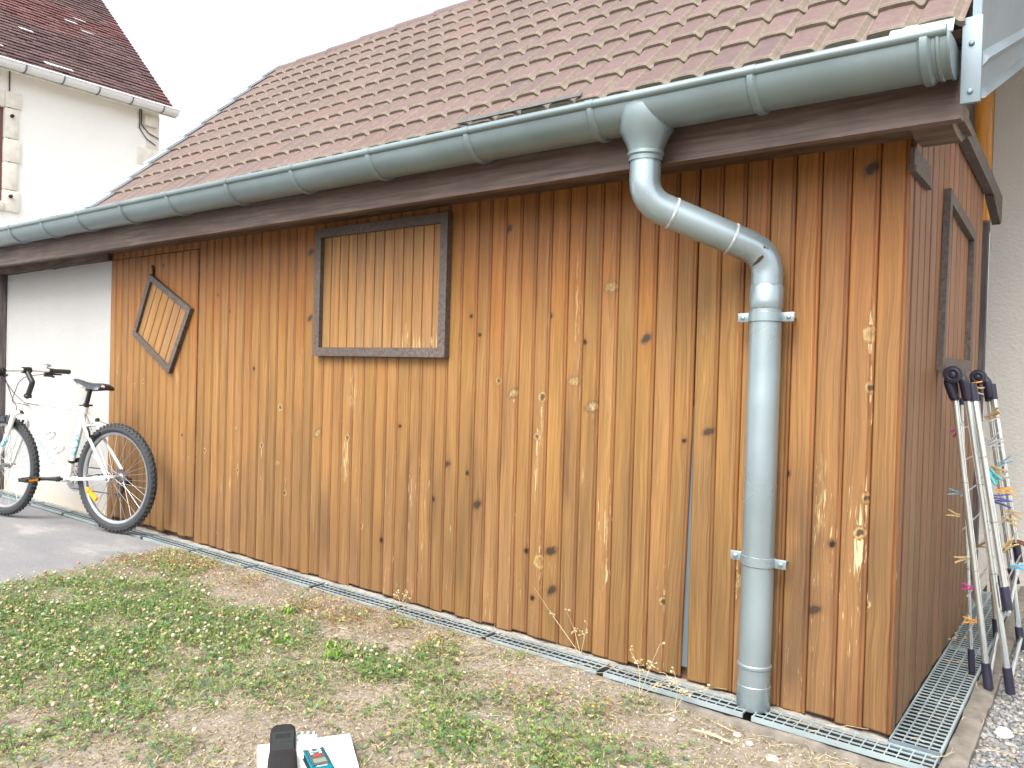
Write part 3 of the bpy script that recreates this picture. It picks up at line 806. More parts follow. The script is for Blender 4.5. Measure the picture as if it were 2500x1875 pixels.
# outlet, swan neck and downpipe
PX0, PY0 = -0.704, -0.318
ux, uy = 0.7745, 0.6326
def pp(s, z): return (PX0 + ux * s, PY0 + uy * s, z)
mb = MB(); n = 32; v = []
lv_ = [(1.912, .056, .0880, .45), (1.885, .062, .0885, .45), (1.862, .072, .086, .55), (1.842, .083, .081, .75), (1.826, .086, .076, .9), (1.805, .074, .068, 1), (1.785, .063, .060, 1), (1.770, .057, .056, 1), (1.760, .0545, .0545, 1), (1.757, .058, .058, 1), (1.749, .058, .058, 1), (1.744, .0535, .0535, 1), (1.730, .053, .053, 1)]
for z, rx, ry_, ex in lv_:
    for q in range(n):
        a = 2 * math.pi * q / n; v.append((PX0 + rx * abs(math.cos(a)) ** ex * (1 if math.cos(a) > 0 else -1), GY + 0.002 + (PY0 - GY) * 0.5 + ry_ * math.sin(a), z))
mb.add(v, [(i * n + q, (i + 1) * n + q, (i + 1) * n + (q + 1) % n, i * n + (q + 1) % n) for i in range(len(lv_) - 1) for q in range(n)])
mb.build('outlet', M['zinc'], GUT, recalc=True)
SE = 0.402
path = fillet([pp(0, 1.75), pp(0, 1.606), pp(SE, 1.452), pp(SE, 1.31)], 0.155, 14)
mb = MB(); mb.tube(path, 0.0495, 32)
mb.tube([pp(SE, 1.345), pp(SE, 0.0)], 0.0505, 32)
mb.tube([pp(SE, 1.352), pp(SE, 1.345), pp(SE, 1.30), pp(SE, 1.28), pp(SE, 1.275)], [0.0495, 0.053, 0.053, 0.0535, 0.0505], 32)
PIPE = mb.build('downpipe', M['zinc_light'], SHED)
d_ = Vector(pp(SE, 1.452)) - Vector(pp(0, 1.606)); d_.normalize(); L0 = Vector(pp(0, 1.606))
for t_, rr in ((0.098, 0.0), (0.302, 0.0)):
    mb = MB(); c = L0 + d_ * t_
    mb.tube([c - d_ * 0.004, c - d_ * 0.003, c + d_ * 0.003, c + d_ * 0.004], [0.0497, 0.0515, 0.0515, 0.0497], 32, cap=False); mb.build('solder_joint', M['solder'], PIPE)
# rusted split in the lower elbow
def on_pipe(i, ang, rr=0.0502):
    T = (path[min(i + 1, len(path) - 1)] - path[i - 1]).normalized(); c = path[i]
    tocam = (Vector((0.489, -2.544, 1.05)) - c); Nn = (tocam - T * tocam.dot(T)).normalized(); Bn = T.cross(Nn)
    return c + (Nn * math.cos(ang) + Bn * math.sin(ang)) * rr, T
mb = MB(); v = []; ia = 22
for q in range(13):
    u_ = q / 12; p, T = on_pipe(ia, R(-5 + u_ * 78)); w_ = 0.0055 * (1 - u_) ** 0.8 * min(1, 0.4 + q * 0.4) + 0.001
    sh = T * (0.012 * u_)
    v += [tuple(p + T * w_ + sh), tuple(p - T * w_ + sh)]
mb.add(v, [(2 * q, 2 * q + 1, 2 * q + 3, 2 * q + 2) for q in range(12)])
for a_, i_, w_ in ((-28, 20, 0.005), (-34, 21, 0.003)):
    p, T = on_pipe(i_, R(a_)); Bn = T.cross((p - path[i_]).normalized())
    mb.add([tuple(p + (T * math.cos(g) + Bn * math.sin(g) * 0.8) * w_) for g in np.linspace(0, 2 * math.pi, 9)[:-1]], [tuple(range(8))])
mb.build('rust_hole', M['rust'], PIPE, smooth=False)
mb = MB(); c0 = pp(SE, 0)
for z, r0, r1 in ((0.135, 0.0508, 0.0535),):
    mb.lathe([(0.0505, z - 0.008), (r1, z - 0.005), (r1, z + 0.003), (0.0505, z + 0.006)], (c0[0], c0[1], 0), seg=32)
n = 96; v = []
for z, rr in ((0.074, 0.0506), (0.072, 0.0525), (0.066, 0.0525), (0.062, 0.0518), (0.002, 0.0515), (-0.004, 0.050), (-0.004, 0.046)):
    for q in range(n):
        r2 = rr + (0.0009 if (q % 2 and z < 0.063) else 0); a = 2 * math.pi * q / n
        v.append((c0[0] + r2 * math.cos(a), c0[1] + r2 * math.sin(a), z))
mb.add(v, [(i * n + q, (i + 1) * n + q, (i + 1) * n + (q + 1) % n, i * n + (q + 1) % n) for i in range(6) for q in range(n)])
mb.build('pipe_shoe', M['zinc_light'], PIPE, recalc=True)
for z, tilt in ((1.25, 0.0), (0.472, -0.045)):
    mb = MB(); n = 20; v = []
    cx, cy = c0[0], c0[1]
    for h, rr in ((-0.016, 0.0515), (-0.014, 0.0545), (0.014, 0.0545), (0.016, 0.0515)):
        for q in range(n + 1):
            a = R(15 - 210 * q / n)
            v.append((cx + rr * math.cos(a), cy + rr * math.sin(a), z + h + tilt * rr * math.cos(a)))
    mb.add(v, [(j * (n + 1) + q, j * (n + 1) + q + 1, (j + 1) * (n + 1) + q + 1, (j + 1) * (n + 1) + q) for j in range(3) for q in range(n)])
    for s_ in (-1, 1):
        x0, x1 = cx + s_ * 0.050, cx + s_ * 0.091
        zc = z + tilt * s_ * 0.07
        mb.box((min(x0, x1), cy - 0.004, zc - 0.015), (max(x0, x1), cy + 0.0005, zc + 0.015), bev=0.0018)
        mb.lathe([(0.007, 0), (0.007, 0.004), (0.005, 0.0055), (0, 0.006)], (cx + s_ * 0.074, cy - 0.004, zc), (0, -1, 0), 8)
        mb.tube([(cx + s_ * 0.074, cy, zc), (cx + s_ * 0.074, 0.0, zc)], 0.004, 8)
    mb.build('pipe_clamp', M['zinc_light'], PIPE)

# ================================================================== walls beside the shed
WW = MB(); 
n = 60; top = [(-6.63 + i * (6.63 - 4.875) / n, 1.728 + 0.010 * (fbm(i * 0.33, 0, 3) - 0.5) * 2) for i in range(n + 1)]
top = [(x, float(z)) for x, z in top]
poly = [(-6.63, -0.06), (-4.875, -0.06)] + top[::-1]
WW.prism(poly, 1, 0.006, 0.09)
o = WW.build('rendered_wall', M['white_render'], None, smooth=False, recalc=True)
tag(o, 'smooth white rendered wall section behind the bicycle, left of the boarded door', 'wall')
mb = MB(); mb.box((-6.86, -0.05, -0.06), (-6.634, 0.05, 1.727), bev=0.006)
tag(mb.build('wooden_post', M['post']), 'dark timber post at the left end of the white rendered wall', 'post')
mb = MB(); mb.box((-0.055, 2.40, -0.1), (7.0, 2.7, 6.0)); mb.box((-1.2, 2.42, 1.93), (-0.055, 2.68, 5.9)); HW = mb.build('house_wall', M['rough_render'], None, smooth=False)
tag(HW, 'pale roughcast house wall at the right behind the clothes airer', 'wall')

# ================================================================== neighbour house, far left
NH = empty('neighbour_house', (-10.3, 0.0, 0.0), 'tall cream rendered house with steep brown tiled roof behind the left end of the shed', 'house')
mb = MB()
# wall with a window opening (right edge y 1.15)
mb.box((-10.35, -6.0, -0.2), (-10.0, 0.18, 4.56)); mb.box((-10.35, 1.15, -0.2), (-10.0, 3.03, 4.56))
mb.box((-10.35, 0.18, 4.03), (-10.0, 1.15, 4.56)); mb.box((-10.35, 0.18, -0.2), (-10.0, 1.15, 2.90))
mb.box((-17.0, 2.75, -0.2), (-10.35, 3.03, 4.56))
mb.build('wall', M['house_render'], NH, smooth=False)
mb = MB()
for i, (z0, z1) in enumerate(((2.80, 3.05), (3.06, 3.38), (3.39, 3.66), (3.67, 4.02), (4.03, 4.22))):
    mb.box((-10.1, 1.143, z0), (-9.975, 1.29 + (0.03 if i % 2 == 0 else 0), z1), bev=0.008)
    mb.box((-10.3, 0.04 - (0.03 if i % 2 == 0 else 0), z0), (-9.975, 0.187, z1), bev=0.008)
mb.box((-10.1, 0.190, 4.022), (-9.975, 1.140, 4.22), bev=0.008); mb.box((-10.1, 0.190, 2.80), (-9.955, 1.140, 2.908), bev=0.008)
mb.build('window_surround', M['stone'], NH)
mb = MB(); mb.box((-10.098, 0.189, 2.910), (-10.03, 0.26, 4.02)); mb.box((-10.098, 1.07, 2.910), (-10.03, 1.138, 4.02)); mb.box((-10.098, 0.262, 3.95), (-10.033, 1.068, 4.02)); mb.box((-10.098, 0.262, 2.910), (-10.033, 1.068, 2.98)); mb.box((-10.09, 0.64, 2.98), (-10.04, 0.69, 3.95))
WF = mb.build('window', plain('red brown window paint', (0.16, 0.07, 0.06), 0.5), NH, smooth=False)
gm, nt, b = newmat('dim window glass'); b.inputs['Base Color'].default_value = (0.27, 0.14, 0.13, 1); b.inputs['Roughness'].default_value = 0.12
mb = MB(); mb.box((-10.075, 0.26, 2.98), (-10.07, 1.07, 3.95)); mb.build('pane', gm, WF, smooth=False)
for z in (3.93, 2.98):
    mb = MB(); mb.lathe([(0.02, 0), (0.02, 0.03), (0.012, 0.05), (0, 0.05)], (-9.975, 1.215, z), (1, 0, 0), 10); mb.build('shutter_hinge', M['rust'], NH)
# quoins
mb = MB()
for i in range(18):
    z0 = 0.2 + i * 0.235; wq_ = 0.30 if i % 2 else 0.18
    mb.box((-10.02, 3.03 - wq_, z0), (-9.994, 3.036, z0 + 0.228), bev=0.004)
mb.build('corner_stone', M['stone'], NH)
# roof of small flat tiles
RS = math.atan2(2.145, 2.27); rc, rs_ = math.cos(RS), math.sin(RS)
tv = []; tf = []; cc_ = []
rr_ = random.Random(9); nb = 0
NR, TW = 58, 0.17
for r_ in range(NR):
    for c_ in range(54):
        y1 = 3.20 - c_ * TW - (TW / 2 if r_ % 2 else 0) + (TW / 2 if (r_ % 2 and c_ == 0) else 0); y0 = 3.20 - (c_ + 1) * TW - (TW / 2 if r_ % 2 else 0) + 0.006
        s0 = r_ * 0.085 + rr_.uniform(-0.006, 0.006); s1 = s0 + 0.13; l = 0.022 + rr_.uniform(-0.004, 0.006)
        n1 = float(fbm(np.array([c_ * 0.13]), np.array([r_ * 0.09]), 77)[0])
        base = np.array([0.095, 0.056, 0.056]) * rr_.uniform(0.72, 1.25) * (0.8 + 0.45 * n1)
        if n1 > 0.55: base = base * np.array([1.2, 0.92, 0.88])
        if rr_.random() < 0.02 + 0.06 * max(0, n1 - 0.5) * 2: base = np.array([0.52, 0.49, 0.49]) * rr_.uniform(0.6, 1.1); l += 0.012
        P = []
        for (s, h) in ((s0, l - 0.016), (s0, l), (s1, 0.002)):
            for y in (y0, y1): P.append((-9.86 - s * rc - 0 * h + h * rs_, y, 4.50 + s * rs_ + h * rc))
        tv += P; cc_ += [(*base, 1)] * 6
        tf += [(nb, nb + 1, nb + 3, nb + 2), (nb + 2, nb + 3, nb + 5, nb + 4)]; nb += 6
me = D.meshes.new('roof'); me.from_pydata([(a + 10.3, b_, c) for a, b_, c in tv], [], tf); me.materials.append(M['flat_tile'])
at = me.attributes.new('Col', 'FLOAT_COLOR', 'POINT'); at.data.foreach_set('color', np.array(cc_, np.float32).ravel())
NR_O = D.objects.new('roof', me); COL.objects.link(NR_O); NR_O.parent = NH
mb = MB(); q = [(-9.86, 4.49), (-9.86 - 4.9 * rc, 4.49 + 4.9 * rs_), (-9.86 - 4.9 * rc, 4.41 + 4.9 * rs_), (-9.80, 4.40)]
mb.prism([(a, b_) for a, b_ in q], 1, -5.9, 3.19); mb.build('roof_deck', M['stone'], NR_O, recalc=True)
mb = MB(); v = []; n = 10
for y in np.linspace(-5.9, 3.17, 12):
    for rr in (0.075, 0.07):
        for q in range(n + 1):
            a = -math.pi * q / n; v.append((-9.79 - rr * math.cos(a), y, 4.50 + rr * math.sin(a)))
w2 = 2 * (n + 1); f = []
for i in range(11):
    for q in range(n):
        a = i * w2 + q; f.append((a, a + 1, a + w2 + 1, a + w2)); a += n + 1; f.append((a, a + w2, a + w2 + 1, a + 1))
mb.add(v, f); mb.tube([(-9.715, -5.9, 4.505), (-9.715, 3.17, 4.505)], 0.012, 8)
gh = mb.build('gutter', M['white_print'], NH)
for i in range(14):
    mb = MB(); y = 2.95 - i * 0.42; mb.tube([(-9.79 + 0.078 * math.cos(R(a)), y, 4.50 + 0.078 * math.sin(R(a))) for a in range(-180, 1, 20)], 0.009, 6)
    mb.build('gutter_bracket', M['zinc_pale'], gh)
mb = MB(); mb.tube([(-9.99, 1.19, 4.5), (-9.985, 1.19, 4.0), (-9.985, 1.20, 3.3)], 0.008, 6); mb.build('wall_cable', M['cable'], NH)
mb = MB(); mb.box((-10.0, 2.81, 4.25), (-9.93, 2.98, 4.38), bev=0.01); mb.build('junction_box', M['stone'], NH)
mb = MB(); mb.tube(fillet([(-9.985, 2.78, 4.5), (-9.985, 2.78, 4.25), (-9.98, 2.88, 4.16), (-9.98, 3.02, 4.12)], 0.06, 5), 0.007, 6); mb.tube(fillet([(-9.985, 2.755, 4.48), (-9.985, 2.755, 4.2), (-9.98, 2.85, 4.08), (-9.98, 2.98, 4.02)], 0.06, 5), 0.007, 6); mb.build('wall_cable', M['cable'], NH)

# ================================================================== ground
def soil_z(x, y):
    x = np.asarray(x, float); y = np.asarray(y, float)
    z = -0.007 - 0.030 * sstep(-1.2, -0.3, x) * sstep(-0.75, -0.18, y)
    near = sstep(14, 4, np.hypot(x, y))
    z = z + near * ((fbm(x * 5, y * 5, 61) - 0.5) * 0.022 + (fbm(x * 22, y * 22, 62) - 0.5) * 0.010)
    z = z - 0.03 * sstep(edge_x(y) + 0.05, edge_x(y) - 0.15, x)
    return z
def edge_x(y):
    y = np.asarray(y, float)
    return -3.60 - 0.16 * sstep(-0.9, -0.35, y) + (fbm(y * 6, y * 0 + 4, 71) - 0.5) * 0.16 + (fbm(y * 25, y * 0 + 2, 72) - 0.5) * 0.06
def grid_mesh(name, xs, ys, zf, mat, keep=None, extra=None):
    X, Y = np.meshgrid(xs, ys); Z = zf(X, Y)
    V = np.stack([X, Y, Z], -1).reshape(-1, 3); c = len(xs)
    idx = np.arange(len(V)).reshape(len(ys), c)
    F = np.stack([idx[:-1, :-1], idx[:-1, 1:], idx[1:, 1:], idx[1:, :-1]], -1).reshape(-1, 4)
    if keep is not None:
        cx = V[F].mean(1); F = F[keep(cx[:, 0], cx[:, 1])]
    me = D.meshes.new(name)
    me.vertices.add(len(V)); me.vertices.foreach_set('co', V.astype(np.float32).ravel())
    me.loops.add(F.size); me.loops.foreach_set('vertex_index', F.astype(np.int32).ravel())
    me.polygons.add(len(F)); me.polygons.foreach_set('loop_start', np.arange(0, F.size, 4, dtype=np.int32)); me.polygons.foreach_set('loop_total', np.full(len(F), 4, np.int32))
    me.update(calc_edges=True); me.polygons.foreach_set('use_smooth', np.ones(len(F), bool))
    me.materials.append(mat); me.validate()
    o = D.objects.new(name, me); COL.objects.link(o); return o
# soil material
mt, nt, b = newmat('dry lawn soil')
tc = nd(nt, 'ShaderNodeTexCoord').outputs['Object']
a1 = noise(nt, tc, 3.0, 6, 0.65); a2 = noise(nt, tc, 70, 5, 0.7); a3 = noise(nt, tc, 11, 5, 0.6)
c = ramp(nt, a1, [(0.3, (0.165, 0.138, 0.108)), (0.55, (0.25, 0.215, 0.175)), (0.75, (0.32, 0.282, 0.238))])
c = mixc(nt, 1.0, c, ramp(nt, a2, [(0.3, 0.55), (0.7, 1.25)]), 'MULTIPLY')
c = mixc(nt, ramp(nt, a3, [(0.52, 0.0), (0.68, 0.5)]), c, (0.13, 0.12, 0.06))
nt.links.new(c, b.inputs['Base Color']); b.inputs['Roughness'].default_value = 0.95
bump(nt, b, math_(nt, 'ADD', a2, a3), 0.7, 0.01)
xs = np.concatenate([[-90, -45, -22, -12, -8], np.arange(-5.6, 1.6, 0.022), [2.2, 4, 8, 20, 45, 90]])
ys = np.concatenate([[-90, -45, -20, -9, -5], np.arange(-3.0, -0.158, 0.022), [-0.150, -0.149], [0.5, 3, 9, 25, 60, 90]])
def zg(X, Y): return np.where((Y > -0.1495), -0.13, soil_z(X, Y))
tag(grid_mesh('ground', xs, ys, zg, mt), kind='structure')
# asphalt
mt, nt, b = newmat('worn asphalt')
tc = nd(nt, 'ShaderNodeTexCoord').outputs['Object']
a1 = noise(nt, tc, 2.4, 5, 0.6, (1, 2.2, 1)); a2 = noise(nt, tc, 160, 4, 0.65); a3 = noise(nt, tc, 420, 2, 0.5)
c = ramp(nt, a1, [(0.32, (0.135, 0.137, 0.147)), (0.56, (0.165, 0.165, 0.170)), (0.72, (0.25, 0.243, 0.232))])
c = mixc(nt, 1.0, c, ramp(nt, a2, [(0.3, 0.62), (0.68, 1.35)]), 'MULTIPLY')
c = mixc(nt, ramp(nt, a3, [(0.66, 0.0), (0.74, 0.6)]), c, (0.45, 0.44, 0.43))
nt.links.new(c, b.inputs['Base Color']); b.inputs['Roughness'].default_value = 0.9
bump(nt, b, a2, 0.6, 0.004)
vs = []; fs = []
ye = np.concatenate([[-60, -20, -6], np.arange(-3.2, -0.172, 0.012), [-0.1725]])
xo = np.concatenate([[0, 0.0, 0.012, 0.05], np.arange(0.15, 3.4, 0.08), [8, 30, 70]])
Y, O = np.meshgrid(ye, xo, indexing='ij')
X = edge_x(Y) - O
Z = -0.006 + (fbm(X * 2.2, Y * 2.2, 81) - 0.5) * 0.008 - 0.014 * sstep(0.06, 0.0, O) + (fbm(X * 40, Y * 40, 82) - 0.5) * 0.002
Z[:, 0] = -0.06
V = np.stack([X, Y, Z], -1).reshape(-1, 3); idx = np.arange(len(V)).reshape(len(ye), len(xo))
F = np.stack([idx[:-1, :-1], idx[1:, :-1], idx[1:, 1:], idx[:-1, 1:]], -1).reshape(-1, 4)[:, ::-1]
me = D.meshes.new('asphalt_path'); me.from_pydata(V.tolist(), [], F.tolist()); me.materials.append(mt)
me.polygons.foreach_set('use_smooth', [True] * len(me.polygons)); me.update()
o = D.objects.new('asphalt_path', me); COL.objects.link(o); tag(o, kind='structure')
bm = bmesh.new(); bm.from_mesh(me); bmesh.ops.recalc_face_normals(bm, faces=bm.faces[:])
if sum(f.normal.z for f in bm.faces) < 0: bmesh.ops.reverse_faces(bm, faces=bm.faces[:])
bm.to_mesh(me); bm.free()
# gravel bed
gz0 = lambda X, Y: -0.035 + (fbm(np.asarray(X) * 6, np.asarray(Y) * 6, 91) - 0.5) * 0.02
mt = plain('gravel bed', (0.20, 0.195, 0.185), 0.95, 0, 0.45, 70, None, 0.8)
tag(grid_mesh('gravel_bed', np.concatenate([np.arange(0.198, 2.2, 0.03), [4, 8]]), np.concatenate([np.arange(-0.45, 2.45, 0.03), [2.46]]), gz0, mt), kind='structure')

# drain: mortar strip, channel, kerbs
def rough_strip(mb, x0, x1, y0, y1, ztop, zbot, step=0.03, amp=0.008, jx=0.006, seed=1, along=0):
    n = int(((x1 - x0) if along == 0 else (y1 - y0)) / step); v = []
    w = 4
    for i in range(n + 1):
        for j in range(w + 3):
            t = min(max(j - 1, 0), w) / w
            if along == 0:
                x = x0 + (x1 - x0) * i / n; y = y0 + (y1 - y0) * t
            else:
                y = y0 + (y1 - y0) * i / n; x = x0 + (x1 - x0) * t
            dn = (float(fbm(np.array([x * 18]), np.array([y * 18]), seed)[0]) - 0.5)
            e_ = (float(fbm(np.array([(x + y) * 11]), np.array([j * 0.0 + t * 4]), seed + 3)[0]) - 0.5) * jx * 2
            z = ztop + dn * amp * 2 - (0.006 if j in (1, w + 1) else 0)
            if j in (0, w + 2): z = zbot
            if along == 0: y += e_ if t in (0, 1) else 0
            else: x += e_ if t in (0, 1) else 0
            v.append((x, y, z))
    W_ = w + 3
    mb.add(v, [(i * W_ + j, (i + 1) * W_ + j, (i + 1) * W_ + j + 1, i * W_ + j + 1) for i in range(n) for j in range(W_ - 1)])
mb = MB(); rough_strip(mb, -7.3, 0.0, -0.046, 0.05, -0.013, -0.14, step=0.012, amp=0.010, seed=5, jx=0.002); 
tag(mb.build('mortar_strip', M['mortar'], None, sharp=60, recalc=True), kind='structure')
mb = MB(); rough_strip(mb, -7.3, 0.142, -0.170, -0.1465, -0.015, -0.14, step=0.012, amp=0.006, jx=0.006, seed=9)
rough_strip(mb, 0.144, 0.205, -0.172, 2.4, -0.004, -0.14, step=0.02, amp=0.006, jx=0.005, seed=12, along=1)
tag(mb.build('concrete_kerb', M['concrete'], None, sharp=60, recalc=True), kind='structure')
mb = MB(); mb.box((-7.3, -0.1465, -0.128), (0.144, -0.03, -0.122)); mb.box((0.0, -0.03, -0.128), (0.144, 2.4, -0.122)); mb.box((-7.3, -0.0495, -0.121), (0.0, -0.0475, -0.012)); mb.box((-0.004, 0.0, -0.121), (-0.001, 2.33, -0.012))  # silt bed, with upright dark liners added so the grate openings look shaded
tag(mb.build('drain_channel', M['dirt'], None), kind='structure')
def grate(L, W_, nlong, cross, tb=0.0024, h=0.015, hf=None):
    """L along x, W_ along y from 0 to -W_"""
    mb = MB(); t = 0.004; hf = hf or h
    mb.box((0, -t, -h), (L, 0, 0.001)); mb.box((0, -W_, -hf), (L, -W_ + t + 0.003, 0.001))
    mb.box((0, -W_ + t + 0.003, -h), (t, -t, 0.0006)); mb.box((L - t, -W_ + t + 0.003, -h), (L, -t, 0.0006))
    for i in range(1, nlong):
        y = -W_ * i / nlong; mb.box((t, y - tb / 2, -h), (L - t, y + tb / 2, 0.0))
    n = round(L / cross)
    for i in range(1, n):
        x = L * i / n; mb.box((x - tb / 2 - 0.0006, -W_ + t + 0.003, -h * 0.45), (x + tb / 2 + 0.0006, -t, -0.0012))
    return mb
ordw = ['nearest the shed corner', 'second from the shed corner', 'third from the shed corner', 'fourth from the shed corner', 'fifth from the shed corner', 'sixth from the shed corner',
        'seventh from the shed corner', 'eighth from the shed corner', 'ninth from the shed corner, beneath the bicycle', 'tenth from the shed corner', 'eleventh from the shed corner', 'twelfth from the shed corner', 'thirteenth from the shed corner']
xj = [0.140, -0.370] + [-0.370 - 0.5345 * i for i in range(1, 13)]
proto = grate(0.530, 0.097, 3, 0.0335, 0.0026, 0.0045, 0.014).build('drain_grate', M['galv'], smooth=False)
for i in range(13):
    o = proto if i == 0 else proto.copy()
    if i: COL.objects.link(o)
    o.location = (xj[i + 1] + 0.002, -0.0497, -0.001 + random.uniform(-0.0015, 0.0015))
    if i == 0: o.scale = (0.506 / 0.530, 1, 1)
    o.rotation_euler = (0, random.uniform(-0.003, 0.003), 0)
    tag(o, 'galvanised grate of the shed front drain, ' + ordw[i], 'grate', 'drain grates along the foot of the shed front')
proto = grate(1.06, 0.138, 4, 0.030, 0.0026, 0.010).build('drain_grate', M['galv'], smooth=False)
for i in range(2):
    o = proto if i == 0 else proto.copy()
    if i: COL.objects.link(o)
    o.rotation_euler = (0, 0, R(90)); o.location = (0.003, -0.030 + 1.066 * i, 0.002)
    tag(o, ['galvanised drain grate beside the dark side wall, nearer one reaching the shed corner', 'galvanised drain grate beside the dark side wall, farther one under the clothes airer'][i], 'grate', 'drain grates beside the dark side wall')
mb = MB(); mb.box((0.004, -0.034, -0.028), (0.138, -0.0305, 0.004)); o = mb.build('drain_end_plate', M['zinc_pale']); tag(o, 'pale metal end plate closing the side drain at the shed corner', 'end plate')

# ================================================================== bicycle
BA = Vector((-4.32, -0.20, 0.0)); bu = Vector((-5.378 + 4.32, -0.45 + 0.20, 0)).normalized()
BIKE = empty('bicycle', BA, 'white mountain bicycle with knobbly black tyres standing against the white wall', 'bicycle', rotz=math.atan2(bu.y, bu.x))
# local frame: x forward, y to the rider's left (towards the viewer), z up
RH = Vector((0.012, 0, 0.338)); FH = Vector((1.068, 0, 0.338)); BB = Vector((0.452, 0, 0.302)); SC = Vector((0.302, 0, 0.745)); HT = Vector((0.850, 0, 0.805)); HB = Vector((0.893, 0, 0.715))
def bpart(mb, name, mat, parent=BIKE, **k): return mb.build(name, mat, parent, world=False, **k)
mb = MB()
mb.tube([SC + Vector((0, 0, 0.012)), SC + (HT - SC) * 0.02, HT - Vector((0, 0, 0.028))], 0.0170, 14)
mb.tube([BB, HB + (HT - HB) * 0.30], 0.0220, 14)
mb.tube([BB, SC + (SC - BB).normalized() * 0.03], 0.0172, 14)
mb.tube([HB, HT], 0.0200, 16)
mb.tube([BB + Vector((0, -0.036, 0)), BB + Vector((0, 0.036, 0))], 0.0215, 16)
for s_ in (1, -1):
    mb.tube(fillet([SC + Vector((0.002, 0.014 * s_, -0.02)), SC + Vector((-0.05, 0.045 * s_, -0.10)), RH + Vector((0.012, 0.064 * s_, 0.02))], 0.08, 6), [0.0085] * 9, 10)
    mb.tube(fillet([BB + Vector((-0.02, 0.018 * s_, 0)), BB + Vector((-0.10, 0.040 * s_, 0.004)), RH + Vector((0.01, 0.064 * s_, 0))], 0.08, 6), [0.0095] * 9, 10)
    mb.lathe([(0.018, -0.003), (0.018, 0.003)], RH + Vector((0, 0.064 * s_, 0)), (0, 1, 0), 14)
mb.tube([SC + Vector((-0.052, -0.045, -0.10)), SC + Vector((-0.052, 0.045, -0.10))], 0.007, 8)
FR = bpart(mb, 'frame', M['white_paint'])
def along(a, b_, t, off): return a + (b_ - a) * t + off
mb = MB(); dn = (HB - BB).normalized(); mb.tube([BB + dn * 0.14, BB + dn * 0.34], 0.0224, 14); bpart(mb, 'decal', M['decal'], FR); mb = MB(); sn_ = (SC - BB).normalized(); mb.tube([BB + sn_ * 0.16, BB + sn_ * 0.30], 0.0176, 14)
bpart(mb, 'decal', M['decal'], FR)
mb = MB(); mb.lathe([(0.021, -0.008), (0.024, -0.005), (0.024, 0.010), (0.020, 0.014)], HT, HT - HB, 16); bpart(mb, 'headset', M['black']); mb = MB(); mb.lathe([(0.021, 0.004), (0.024, 0.0), (0.024, -0.014), (0.020, -0.016)], HB, HT - HB, 16)
bpart(mb, 'headset', M['black'])
# fork
axd = (HT - HB).normalized()
mb = MB(); CR = HB - axd * 0.022
for s_ in (1, -1):
    mb.tube(fillet([CR + Vector((0, 0.0, 0.006)), CR + Vector((0.004, 0.052 * s_, 0.0)), CR + Vector((0.035, 0.057 * s_, -0.10)), FH + Vector((-0.035, 0.055 * s_, 0.09)), FH + Vector((-0.002, 0.053 * s_, 0))], 0.05, 6), [0.015] * 8 + [0.0148] * 7 + [0.013] * 6 + [0.0095] * 2, 12)
FK = bpart(mb, 'fork', M['white_paint'])
mb = MB(); p = CR + Vector((0.06, 0.057, -0.16)); q = FH + Vector((-0.045, 0.056, 0.12)); mb.tube([p, q], 0.0152, 12); bpart(mb, 'decal', M['decal'], FK)
